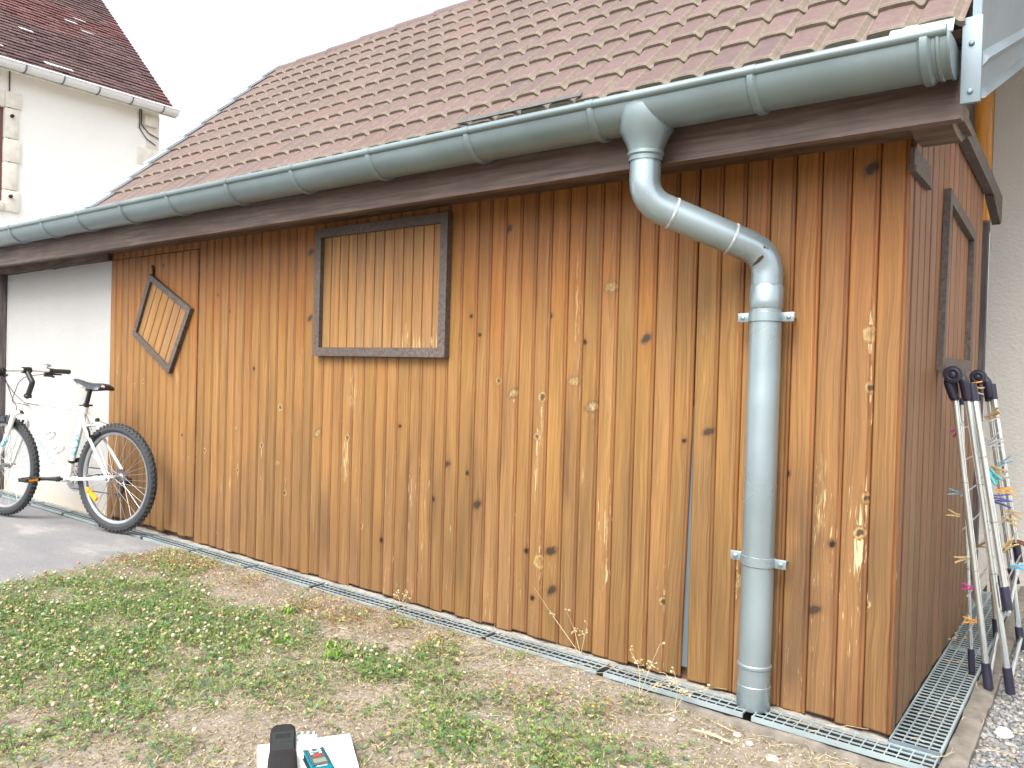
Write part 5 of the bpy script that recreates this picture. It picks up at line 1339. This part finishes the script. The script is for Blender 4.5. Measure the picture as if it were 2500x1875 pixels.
# black belt pouch lying open, flap up
p0 = Vector((-1.250, -1.240, 0)); px_ = Vector((0.72, 0.69, 0)).normalized(); py_ = Vector((0.80, -0.60, 0)).normalized(); px_ = Vector((-py_.y, py_.x, 0)); px_ = px_ if px_.dot(Vector((1, 1, 0))) > 0 else -px_
PO = empty('belt_pouch', (p0.x, p0.y, BZ), 'open black nylon pouch with its rounded flap raised, lying on the white board', 'pouch')
secs = [(-0.062, 0.033, 0.014, 0.006), (-0.060, 0.033, 0.024, 0.006), (-0.050, 0.030, 0.032, 0.006), (-0.03, 0.022, 0.034, 0.006), (0.0, 0.012, 0.034, 0.006), (0.03, 0.008, 0.034, 0.007), (0.06, 0.012, 0.034, 0.012), (0.075, 0.018, 0.035, 0.024), (0.10, 0.020, 0.036, 0.032), (0.17, 0.020, 0.037, 0.034), (0.20, 0.016, 0.034, 0.026)]
mb = MB(); v = []; n = 18
for (t, zc, hw, th) in secs:
    for q in range(n):
        a = 2 * math.pi * q / n; cy = math.cos(a); sz = math.sin(a)
        P = p0 + py_ * t + px_ * (hw * (abs(cy) ** 0.45) * (1 if cy > 0 else -1)) + Vector((0, 0, BZ + zc + th / 2 * (abs(sz) ** 0.7) * (1 if sz > 0 else -1)))
        v.append(tuple(P))
ns = len(secs)
mb.add(v, [(i * n + q, i * n + (q + 1) % n, (i + 1) * n + (q + 1) % n, (i + 1) * n + q) for i in range(ns - 1) for q in range(n)] + [tuple(range(n)), tuple((ns - 1) * n + q for q in range(n))[::-1]])
mb.build('pouch_body', M['fabric'], PO, recalc=True, sharp=60)
mb = MB()
def ppt(t, u, z): P = p0 + py_ * t + px_ * u; return (P.x, P.y, BZ + z)
mb.add([ppt(0.0, -0.028, 0.0162), ppt(0.0, 0.028, 0.0162), ppt(0.055, 0.029, 0.0185), ppt(0.055, -0.029, 0.0185)], [(0, 1, 2, 3)]); mb.add([ppt(-0.035, -0.029, 0.0285), ppt(-0.035, 0.029, 0.0285), ppt(0.0, 0.028, 0.0164), ppt(0.0, -0.028, 0.0164)], [(0, 1, 2, 3)])
mb.build('flap_lining', M['fabric_grey'], PO, smooth=False)
mb = MB(); mb.add([ppt(-0.026, -0.020, 0.0262), ppt(-0.026, 0.020, 0.0262), ppt(-0.012, 0.020, 0.0214), ppt(-0.012, -0.020, 0.0214)], [(0, 1, 2, 3)]); mb.build('closure_strip', M['velcro'], PO, smooth=False)
# small zinc-white clip behind the pouch
cp = Vector((-1.243, -1.170, 0))
CL = MB(); CL.bar((cp.x - 0.02, cp.y - 0.025, BZ + 0.006), (cp.x + 0.022, cp.y + 0.022, BZ + 0.006), 0.012, 0.010)
for t in (0.1, 0.35, 0.6, 0.85): CL.bar((cp.x - 0.02 + 0.042 * t, cp.y - 0.025 + 0.047 * t, BZ + 0.013), (cp.x - 0.028 + 0.042 * t, cp.y - 0.018 + 0.047 * t, BZ + 0.015), 0.006, 0.006)
CL.bar((cp.x - 0.012, cp.y - 0.028, BZ + 0.004), (cp.x + 0.006, cp.y - 0.040, BZ + 0.004), 0.010, 0.006)
tag(CL.build('board_clip', plain('pale green plastic', (0.42, 0.58, 0.53), 0.45)), 'small pale green plastic clip at the far edge of the white board beside the pouch', 'clip')

# ================================================================== lawn, straw, gravel
def in_lawn(x, y): return (x > edge_x(y) - 0.02) & (y < -0.176) & (x < 0.19) & (y > -3.0)
GREEN = [(-2.9, -0.95, 0.55, 1.0), (-2.3, -0.9, 0.5, 0.95), (-2.6, -1.5, 0.9, 1.0), (-3.2, -1.4, 0.7, 1.0), (-1.75, -1.0, 0.4, 0.8), (-2.0, -1.3, 0.5, 0.9), (-3.1, -0.75, 0.3, 0.8)]
def px_ground(px, py, z=-0.03):
    f = 1910.08; d = Vector((0.79400047, 0.60727056, 0.02803055)) * (px - 1250) + Vector((0.03099081, 0.00561517, -0.9995039)) * (py - 937.5) + Vector((-0.60712669, 0.79447526, -0.01436136)) * f
    t = (z - 1.05) / d.z; return 0.4888 + d.x * t, -2.5441 + d.y * t
for (px, py, r_, a) in ((1050, 1610, 0.10, 0.9), (1140, 1830, 0.13, 1.0), (1350, 1850, 0.16, 0.9), (850, 1600, 0.16, 0.75), (700, 1600, 0.12, 0.7), (930, 1680, 0.14, 0.75), (1500, 1855, 0.10, 0.6), (700, 1510, 0.05, 0.8), (400, 1400, 0.12, 0.5), (1200, 1740, 0.05, 0.4), (1620, 1860, 0.06, 0.5), (560, 1480, 0.1, 0.4)):
    gx_, gy_ = px_ground(px, py); GREEN.append((gx_, gy_, r_ * 1.35, min(1.15, a * 1.15)))
REDS = []
for (px, py, r_, a) in ((480, 1395, 0.16, 1.0), (360, 1375, 0.14, 0.9), (420, 1385, 0.12, 1.0), (600, 1440, 0.12, 0.7), (760, 1500, 0.14, 0.9), (860, 1530, 0.14, 1.0), (950, 1545, 0.1, 0.7), (1060, 1590, 0.10, 0.8), (1330, 1720, 0.08, 0.6), (1480, 1740, 0.07, 0.6), (1250, 1690, 0.06, 0.5)):
    gx_, gy_ = px_ground(px, py); REDS.append((gx_, gy_, r_, a))
BARE = []
for (px, py, r_, a) in ((560, 1465, 0.10, 0.8), (700, 1450, 0.14, 0.8), (640, 1485, 0.12, 0.9), (820, 1555, 0.07, 0.9), (900, 1580, 0.06, 0.7), (1180, 1775, 0.08, 0.9), (980, 1690, 0.05, 0.8), (1330, 1660, 0.10, 0.8), (1600, 1790, 0.12, 0.8), (1850, 1850, 0.14, 0.8), (530, 1790, 0.06, 0.6), (420, 1775, 0.05, 0.6), (1100, 1545, 0.07, 0.8), (1650, 1860, 0.06, 0.6), (1450, 1690, 0.10, 0.7)):
    gx_, gy_ = px_ground(px, py); BARE.append((gx_, gy_, r_, a))
def field(L, x, y):
    t = np.zeros_like(x)
    for (cx, cy, r_, a) in L: t = np.maximum(t, a * np.exp(-(((x - cx) ** 2 + (y - cy) ** 2) / r_ ** 2)))
    return t
def scatter(n, x0, x1, y0, y1):
    x = rng.uniform(x0, x1, n); y = rng.uniform(y0, y1, n); k = in_lawn(x, y); return x[k], y[k]
def leaf_mesh(name, P, quads, cols, mat, kind='stuff', label=None, cat=None):
    """P (n,4,3) one quad per leaf, cols (n,3)"""
    n = len(P); V = P.reshape(-1, 3); me = D.meshes.new(name)
    me.vertices.add(len(V)); me.vertices.foreach_set('co', V.astype(np.float32).ravel())
    me.loops.add(n * 4); me.loops.foreach_set('vertex_index', np.arange(n * 4, dtype=np.int32))
    me.polygons.add(n); me.polygons.foreach_set('loop_start', np.arange(0, n * 4, 4, dtype=np.int32)); me.polygons.foreach_set('loop_total', np.full(n, 4, np.int32))
    me.update(calc_edges=True)
    at = me.attributes.new('Col', 'FLOAT_COLOR', 'POINT'); c4 = np.concatenate([np.repeat(cols, 4, 0), np.ones((n * 4, 1))], 1)
    at.data.foreach_set('color', c4.astype(np.float32).ravel())
    me.materials.append(mat); me.validate(); o = D.objects.new(name, me); COL.objects.link(o); return tag(o, label, cat, None, kind)
mleaf, nt, b = newmat('small leaves')
ca = nd(nt, 'ShaderNodeAttribute', attribute_name='Col').outputs['Color']
dk = nd(nt, 'ShaderNodeHueSaturation'); dk.inputs['Value'].default_value = 1.15; nt.links.new(ca, dk.inputs['Color']); ca = dk.outputs[0]
nt.links.new(ca, b.inputs['Base Color']); b.inputs['Roughness'].default_value = 0.55; b.inputs['Specular IOR Level'].default_value = 0.3
tr = nd(nt, 'ShaderNodeBsdfTranslucent'); nt.links.new(ca, tr.inputs['Color']); mx_ = nd(nt, 'ShaderNodeMixShader'); mx_.inputs[0].default_value = 0.3
nt.links.new(b.outputs[0], mx_.inputs[1]); nt.links.new(tr.outputs[0], mx_.inputs[2]); nt.links.new(mx_.outputs[0], nt.nodes['Material Output'].inputs['Surface'])

def quads_leaf(x, y, z, ang, tilt, L, Wd, roll=None):
    """oval-ish leaf quads (kite), rooted at x,y,z"""
    n = len(x); d = np.stack([np.cos(ang) * np.cos(tilt), np.sin(ang) * np.cos(tilt), np.sin(tilt)], 1); s_ = np.stack([-np.sin(ang), np.cos(ang), np.zeros(n)], 1)
    if roll is not None:
        up = np.cross(d, s_); s_ = s_ * np.cos(roll)[:, None] + up * np.sin(roll)[:, None]
    o = np.stack([x, y, z], 1); L = L[:, None]; Wd = Wd[:, None]
    return np.stack([o, o + d * L * 0.55 + s_ * Wd, o + d * L, o + d * L * 0.55 - s_ * Wd], 1)
X0, X1, YA, YB = -4.0, 0.19, -2.3, -0.17
def greenness(x, y):
    g = field(GREEN, x, y); br = field(BARE, x, y)
    n = fbm(x * 5, y * 5, 101); n2 = fbm(x * 23, y * 23, 102)
    return np.clip(g * 1.1 - br * 0.9 + (n - 0.5) * 2.2 + (n2 - 0.5) * 0.6, 0, 1.2)
# clover: trefoils
x, y = scatter(90000, X0, X1, YA, YB); g = greenness(x, y); k = rng.random(len(x)) < np.clip(g * 0.5, 0, 1); x = x[k]; y = y[k]; g = g[k]
n = len(x); z = soil_z(x, y) + rng.uniform(0.006, 0.034, n) * (0.4 + 0.6 * np.clip(g, 0, 1))
base = np.array([0.105, 0.185, 0.046]); yel = np.array([0.21, 0.235, 0.065]); blu = np.array([0.070, 0.165, 0.080])
m_ = fbm(x * 9, y * 9, 111)[:, None]; r3 = rng.random((n, 1))
col = base * (1 - m_ * 0.5) + yel * m_ * 0.5; col = np.where(r3 < 0.25, blu, col); col = np.where(r3 > 0.78, np.array([0.30, 0.26, 0.14]), col) * rng.uniform(0.7, 1.35, (n, 1))
P = []; C_ = []
a0 = rng.uniform(0, 6.28, n); L = rng.uniform(0.006, 0.0125, n)
for j in range(3):
    P.append(quads_leaf(x, y, z, a0 + j * 2.09, rng.uniform(-0.25, 0.55, n), L, L * 0.42, rng.uniform(-0.3, 0.3, n))); C_.append(col * rng.uniform(0.9, 1.1, (n, 1)))
leaf_mesh('clover', np.concatenate(P), None, np.concatenate(C_), mleaf, label='low green clover leaves covering the lawn', cat='clover')
# grass blades, green to straw
x, y = scatter(150000, X0, X1, YA, YB); g = greenness(x, y); br = field(BARE, x, y); k = rng.random(len(x)) < np.clip(0.24 + 0.55 * g - 0.30 * br, 0.04, 1); x = x[k]; y = y[k]; g = g[k]
n = len(x); L = rng.uniform(0.012, 0.045, n) * (0.55 + 0.5 * np.clip(g, 0, 1)); dry = rng.random(n) > np.clip(g * 0.62, 0.05, 0.58)
col = np.where(dry[:, None], np.array([0.36, 0.30, 0.18]), np.array([0.11, 0.19, 0.05])) * rng.uniform(0.65, 1.35, (n, 1))
tilt = np.where(dry, rng.uniform(-0.02, 0.5, n), rng.uniform(0.3, 1.3, n))
leaf_mesh('grass', quads_leaf(x, y, soil_z(x, y) + 0.001, rng.uniform(0, 6.28, n), tilt, L, L * 0.035 + 0.0007), None, col, mleaf, label='short mixed green and dried grass blades of the lawn', cat='grass')
# dead leaflets and straw on the bare parts
x, y = scatter(120000, X0, X1, YA, YB); g = greenness(x, y); br = field(BARE, x, y); rd = field(REDS, x, y)
k = rng.random(len(x)) < np.clip(0.62 - 0.30 * g - 0.45 * br, 0.06, 1); x = x[k]; y = y[k]; rd = rd[k]; n = len(x)
pal = np.array([[0.36, 0.29, 0.18], [0.27, 0.225, 0.115], [0.22, 0.20, 0.09], [0.40, 0.35, 0.25], [0.19, 0.125, 0.075], [0.31, 0.245, 0.175]])
col = pal[rng.integers(0, 6, n)] * rng.uniform(0.5, 1.1, (n, 1)); red = rng.random(n) < rd * 0.55; col[red] = np.array([0.22, 0.08, 0.05]) * rng.uniform(0.7, 1.3, (red.sum(), 1))
L = rng.uniform(0.005, 0.015, n)
leaf_mesh('leaf_litter', quads_leaf(x, y, soil_z(x, y) + rng.uniform(0.0005, 0.012, n), rng.uniform(0, 6.28, n), rng.uniform(-0.3, 0.7, n), L, L * rng.uniform(0.07, 0.30, n), rng.uniform(-0.5, 0.5, n)), None, col, mleaf, label='dried brown leaflets lying over the bare soil near the drain', cat='leaf litter')
# reddish creeping weed
x, y = scatter(60000, X0, X1, -1.3, YB); rd = field(REDS, x, y) * (0.4 + 1.2 * fbm(x * 14, y * 14, 131)); k = rng.random(len(x)) < rd * 0.85; x = x[k]; y = y[k]; n = len(x)
r3 = rng.random((n, 1)); col = np.where(r3 < 0.45, np.array([0.21, 0.075, 0.05]), np.where(r3 < 0.72, np.array([0.36, 0.29, 0.08]), np.array([0.17, 0.20, 0.05]))) * rng.uniform(0.7, 1.3, (n, 1)); L = rng.uniform(0.006, 0.013, n)
leaf_mesh('creeping_weed', quads_leaf(x, y, soil_z(x, y) + rng.uniform(0.002, 0.035, n), rng.uniform(0, 6.28, n), rng.uniform(-0.3, 0.9, n), L, L * 0.4, rng.uniform(-0.6, 0.6, n)), None, col, mleaf, label='low reddish and yellow creeping weed along the drain edge', cat='weed')
# clover heads
x, y = scatter(5200, X0, -0.9, YA, -0.3); g = greenness(x, y); k = rng.random(len(x)) < np.clip(g * 0.23 * sstep(-1.2, -2.0, x) + 0.015, 0, 1); x = x[k]; y = y[k]; n = len(x)
bm = bmesh.new(); bmesh.ops.create_icosphere(bm, subdivisions=1, radius=1.0); iv = np.array([w.co[:] for w in bm.verts]); bm.verts.index_update(); ifc = np.array([[w.index for w in f.verts] for f in bm.faces]); bm.free()
def blobs(name, x, y, z, s3, cols, mat, label, cat, jit=0.25):
    n = len(x); V = np.repeat(iv[None], n, 0) * (1 + rng.uniform(-jit, jit, (n, len(iv), 1))) * s3[:, None, :]
    th = rng.uniform(0, 6.28, n); c, s_ = np.cos(th), np.sin(th); vx = V[..., 0] * c[:, None] - V[..., 1] * s_[:, None]; vy = V[..., 0] * s_[:, None] + V[..., 1] * c[:, None]
    V = np.stack([vx + x[:, None], vy + y[:, None], V[..., 2] + z[:, None]], -1).reshape(-1, 3)
    F = (ifc[None] + (np.arange(n) * len(iv))[:, None, None]).reshape(-1, 3)
    me = D.meshes.new(name); me.vertices.add(len(V)); me.vertices.foreach_set('co', V.astype(np.float32).ravel()); me.loops.add(F.size); me.loops.foreach_set('vertex_index', F.astype(np.int32).ravel())
    me.polygons.add(len(F)); me.polygons.foreach_set('loop_start', np.arange(0, F.size, 3, dtype=np.int32)); me.polygons.foreach_set('loop_total', np.full(len(F), 3, np.int32)); me.update(calc_edges=True)
    at = me.attributes.new('Col', 'FLOAT_COLOR', 'POINT'); at.data.foreach_set('color', np.concatenate([np.repeat(cols, len(iv), 0) * (1 + rng.uniform(-0.12, 0.12, (n * len(iv), 1))), np.ones((n * len(iv), 1))], 1).astype(np.float32).ravel())
    me.materials.append(mat); me.validate(); o = D.objects.new(name, me); COL.objects.link(o); return tag(o, label, cat, None, 'stuff')
s = rng.uniform(0.005, 0.0095, n); r3 = rng.random((n, 1)); col = np.where(r3 < 0.42, np.array([0.36, 0.34, 0.255]), np.where(r3 < 0.85, np.array([0.34, 0.275, 0.17]), np.array([0.30, 0.20, 0.11])))
blobs('clover_flowers', x, y, soil_z(x, y) + rng.uniform(0.018, 0.045, n), np.stack([s, s, s * 0.85], 1), col, vcol('clover flower', 0.8, 0.2, 0.25, 300), 'round white and browning clover flower heads dotted over the lawn', 'clover flowers', 0.3)
# pebbles
n = 17000; x = rng.uniform(0.205, 1.25, n); y = rng.uniform(-0.42, 2.42, n); s = rng.uniform(0.004, 0.0105, n)
pal = np.array([[0.22, 0.23, 0.24], [0.29, 0.29, 0.285], [0.16, 0.17, 0.19], [0.27, 0.245, 0.215], [0.38, 0.37, 0.355]])
blobs('gravel', x, y, gz0(x, y) + s * 0.4, np.stack([s * rng.uniform(0.8, 1.4, n), s, s * 0.65], 1), pal[rng.integers(0, 5, n)] * rng.uniform(0.5, 0.85, (n, 1)), vcol('gravel stone', 0.85, 0.25, 0.25, 150), 'grey gravel chippings beside the drain', 'gravel', 0.28)
# grit on the bare soil and on the asphalt edge
x, y = scatter(9000, -3.8, 0.19, -1.5, YB); br = field(BARE, x, y) + sstep(-0.45, -0.18, y) * 0.5; k = rng.random(len(x)) < br * 0.8 + 0.05; x = x[k]; y = y[k]; n = len(x); s = rng.uniform(0.0012, 0.0042, n)
blobs('grit', x, y, soil_z(x, y) + s * 0.3, np.stack([s * 1.3, s, s * 0.7], 1), np.array([[0.40, 0.35, 0.29]]) * rng.uniform(0.6, 1.3, (n, 1)), vcol('grit', 0.9, 0.2, 0.2, 200), 'small grit scattered on the bare soil', 'grit')
# long straw: thin stems over drain, gravel and soil
mst = plain('straw', (0.36, 0.30, 0.185), 0.7, 0, 0.25, 40)
mb = MB()
for i in range(230):
    u = random.random()
    if u < 0.62: x_, y_ = random.uniform(-2.4, 0.15), -0.19 - random.random() ** 2 * 0.7; zb_ = float(soil_z(x_, y_)) + 0.006
    elif u < 0.85: x_, y_ = random.uniform(0.02, 0.55), random.uniform(-0.25, 1.8); zb_ = 0.008 if x_ < 0.21 else -0.02
    else: x_, y_ = random.uniform(-2.2, 0.1), random.uniform(-0.16, -0.03); zb_ = 0.004
    a = random.uniform(0, 6.28); L_ = random.uniform(0.03, 0.13); pts = []
    for q in range(5):
        t = q / 4; pts.append((x_ + math.cos(a + t * 0.5) * L_ * t, y_ + math.sin(a + t * 0.5) * L_ * t, zb_ + math.sin(t * 3.1) * random.uniform(0, 0.012)))
    mb.tube(pts, random.uniform(0.0005, 0.0011), 4, cap=False)
tag(mb.build('straw', mst), 'thin dry straw stems scattered along the drain and gravel', 'straw', None, 'stuff')

# single weeds standing by the drain
def weed(base, tips, label, r=0.0014, leaves=26, lc=(0.34, 0.285, 0.17)):
    e_ = empty('dry_weed', base, label, 'weed', 'dry weeds along the drain'); b0 = Vector(base); mb = MB(); lf = []
    for tp in tips:
        tp = Vector(tp); mid = (b0 + tp) / 2 + Vector((random.uniform(-.02, .02), random.uniform(-.01, .01), 0.02)); pts = fillet([b0, mid, tp], 0.08, 6); mb.tube(pts, [r * (1 - 0.6 * i / (len(pts) - 1)) for i in range(len(pts))], 5)
        for q in range(leaves // len(tips)):
            p = pts[random.randint(2, len(pts) - 1)]; d_ = Vector((random.uniform(-1, 1), random.uniform(-.5, .5), random.uniform(-.4, .8))) * random.uniform(0.008, 0.03); mb.tube([p, p + d_], r * 0.45, 4); lf.append(p + d_)
    mb.build('stem', mst, e_)
    m2 = MB()
    for p in lf:
        bm = bmesh.new(); bmesh.ops.create_icosphere(bm, subdivisions=1, radius=1.0)
        sc = random.uniform(0.0022, 0.005)
        for w in bm.verts: w.co = p + Vector((w.co.x * sc * 1.3, w.co.y * sc, w.co.z * sc)) * random.uniform(0.7, 1.2)
        m2.frombm(bm)
    m2.build('seed_heads', plain('dry seed', lc, 0.8, 0, 0.3, 200), e_)
weed((-1.07, -0.03, -0.01), [(-1.30, -0.02, 0.20), (-1.14, -0.02, 0.13), (-1.05, -0.02, 0.11)], 'thin dry weed arching against the boards left of the wide gap', leaves=22)
weed((-0.74, -0.18, -0.03), [(-0.70, -0.12, 0.14), (-0.80, -0.14, 0.10), (-0.62, -0.2, 0.05)], 'dry branching weed rooted at the kerb near the downpipe', leaves=40)
weed((-0.60, -0.20, -0.03), [(-0.50, -0.19, 0.06), (-0.62, -0.17, 0.08)], 'small dry weed on the kerb just left of the downpipe foot', leaves=24)
weed((-4.63, -0.165, -0.01), [(-4.63, -0.16, 0.07), (-4.66, -0.17, 0.05), (-4.60, -0.17, 0.04)], 'tiny reddish weed at the drain edge beneath the bicycle', 0.0012, 18, (0.34, 0.22, 0.12))
weed((-2.02, -0.04, -0.01), [(-2.0, -0.02, 0.05), (-2.07, -0.03, 0.04), (-1.96, -0.03, 0.03)], 'short straw tuft at the foot of the boards below the window panel', 0.001, 18)
weed((0.03, 1.02, 0.0), [(0.05, 0.98, 0.09), (0.08, 1.0, 0.06), (0.02, 0.95, 0.05)], 'straw wisp at the foot of the dark side wall behind the airer', 0.0011, 14)
# broad green rosettes in the lawn
for (px, py, s_, lab) in ((705, 1512, 0.05, 'small upright green plant on the bare patch near the drain'), (690, 1590, 0.05, 'bright yellow-green seedling clump in the middle of the lawn'), (815, 1625, 0.06, 'leafy green weed clump left of the dry strip'), (800, 1595, 0.04, 'yellow-green weed behind the leafy clump in the lawn')):
    gx_, gy_ = px_ground(px, py); gz_ = float(soil_z(gx_, gy_)); n = 46
    xx = gx_ + rng.normal(0, s_ * 0.3, n); yy = gy_ + rng.normal(0, s_ * 0.3, n); L = rng.uniform(0.3, 0.8, n) * s_
    col = np.array([0.16, 0.27, 0.05]) * rng.uniform(0.6, 1.4, (n, 1))
    tag(leaf_mesh('lawn_weed', quads_leaf(xx, yy, gz_ + rng.uniform(0, 0.012, n), rng.uniform(0, 6.28, n), rng.uniform(0.2, 1.3, n), L, L * 0.16), None, col, mleaf, kind='thing'), lab, 'weed', 'green weeds in the lawn')
# loose stones
def stone(loc, s3, c, label, seed):
    bm = bmesh.new(); bmesh.ops.create_icosphere(bm, subdivisions=3, radius=1.0)
    for w in bm.verts:
        q = w.co.copy(); nz = float(fbm(np.array([q.x * 1.7 + seed + q.z]), np.array([q.y * 1.7 + q.z * 0.9]), seed)[0]); k_ = 0.75 + 0.5 * nz
        w.co = Vector((q.x * s3[0] * k_, q.y * s3[1] * k_, q.z * s3[2] * k_))
    mb = MB(); mb.frombm(bm); o = mb.build('stone', plain('pale stone', c, 0.9, 0, 0.2, 60, None, 0.4), sharp=50); o.location = loc
    tag(o, label, 'stone', 'loose stones by the drain corner')
gx_, gy_ = px_ground(2385, 1775); stone((0.262, gy_ - 0.02, -0.02), (0.026, 0.02, 0.016), (0.72, 0.70, 0.68), 'white stone on the grey gravel beside the kerb', 3)
stone((0.235, -0.13, -0.03), (0.026, 0.018, 0.014), (0.52, 0.48, 0.42), 'flat buff stone at the outer end of the kerb corner', 5)
for i, (px, py, s_, lab) in enumerate(((1800, 1790, 0.014, 'angular grey-buff stone lying in front of the kerb below the downpipe'), (1830, 1812, 0.012, 'small rough stone just right of the angular one before the kerb'), (1885, 1850, 0.018, 'larger pale stone among the dirt near the bottom right'), (1640, 1760, 0.010, 'little stone left of the straw blade by the kerb'))):
    gx_, gy_ = px_ground(px, py); stone((gx_, gy_, float(soil_z(gx_, gy_)) + 0.004), (s_, s_ * 0.8, s_ * 0.6), (0.42, 0.38, 0.33), lab, 7 + i)
mb = MB(); p = [px_ground(*q) for q in ((1690, 1790), (1740, 1800), (1790, 1818))]
v = []
for i, (a, b_) in enumerate(p):
    w_ = (0.001, 0.006, 0.0005)[i]; zz_ = float(soil_z(a, b_)) + 0.014; v += [(a, b_ - w_, zz_), (a, b_ + w_, zz_ + 0.003)]
mb.add(v, [(0, 1, 3, 2), (2, 3, 5, 4)]); tag(mb.build('dead_blade', mst), 'single broad straw-coloured blade on the soil before the kerb', 'blade')
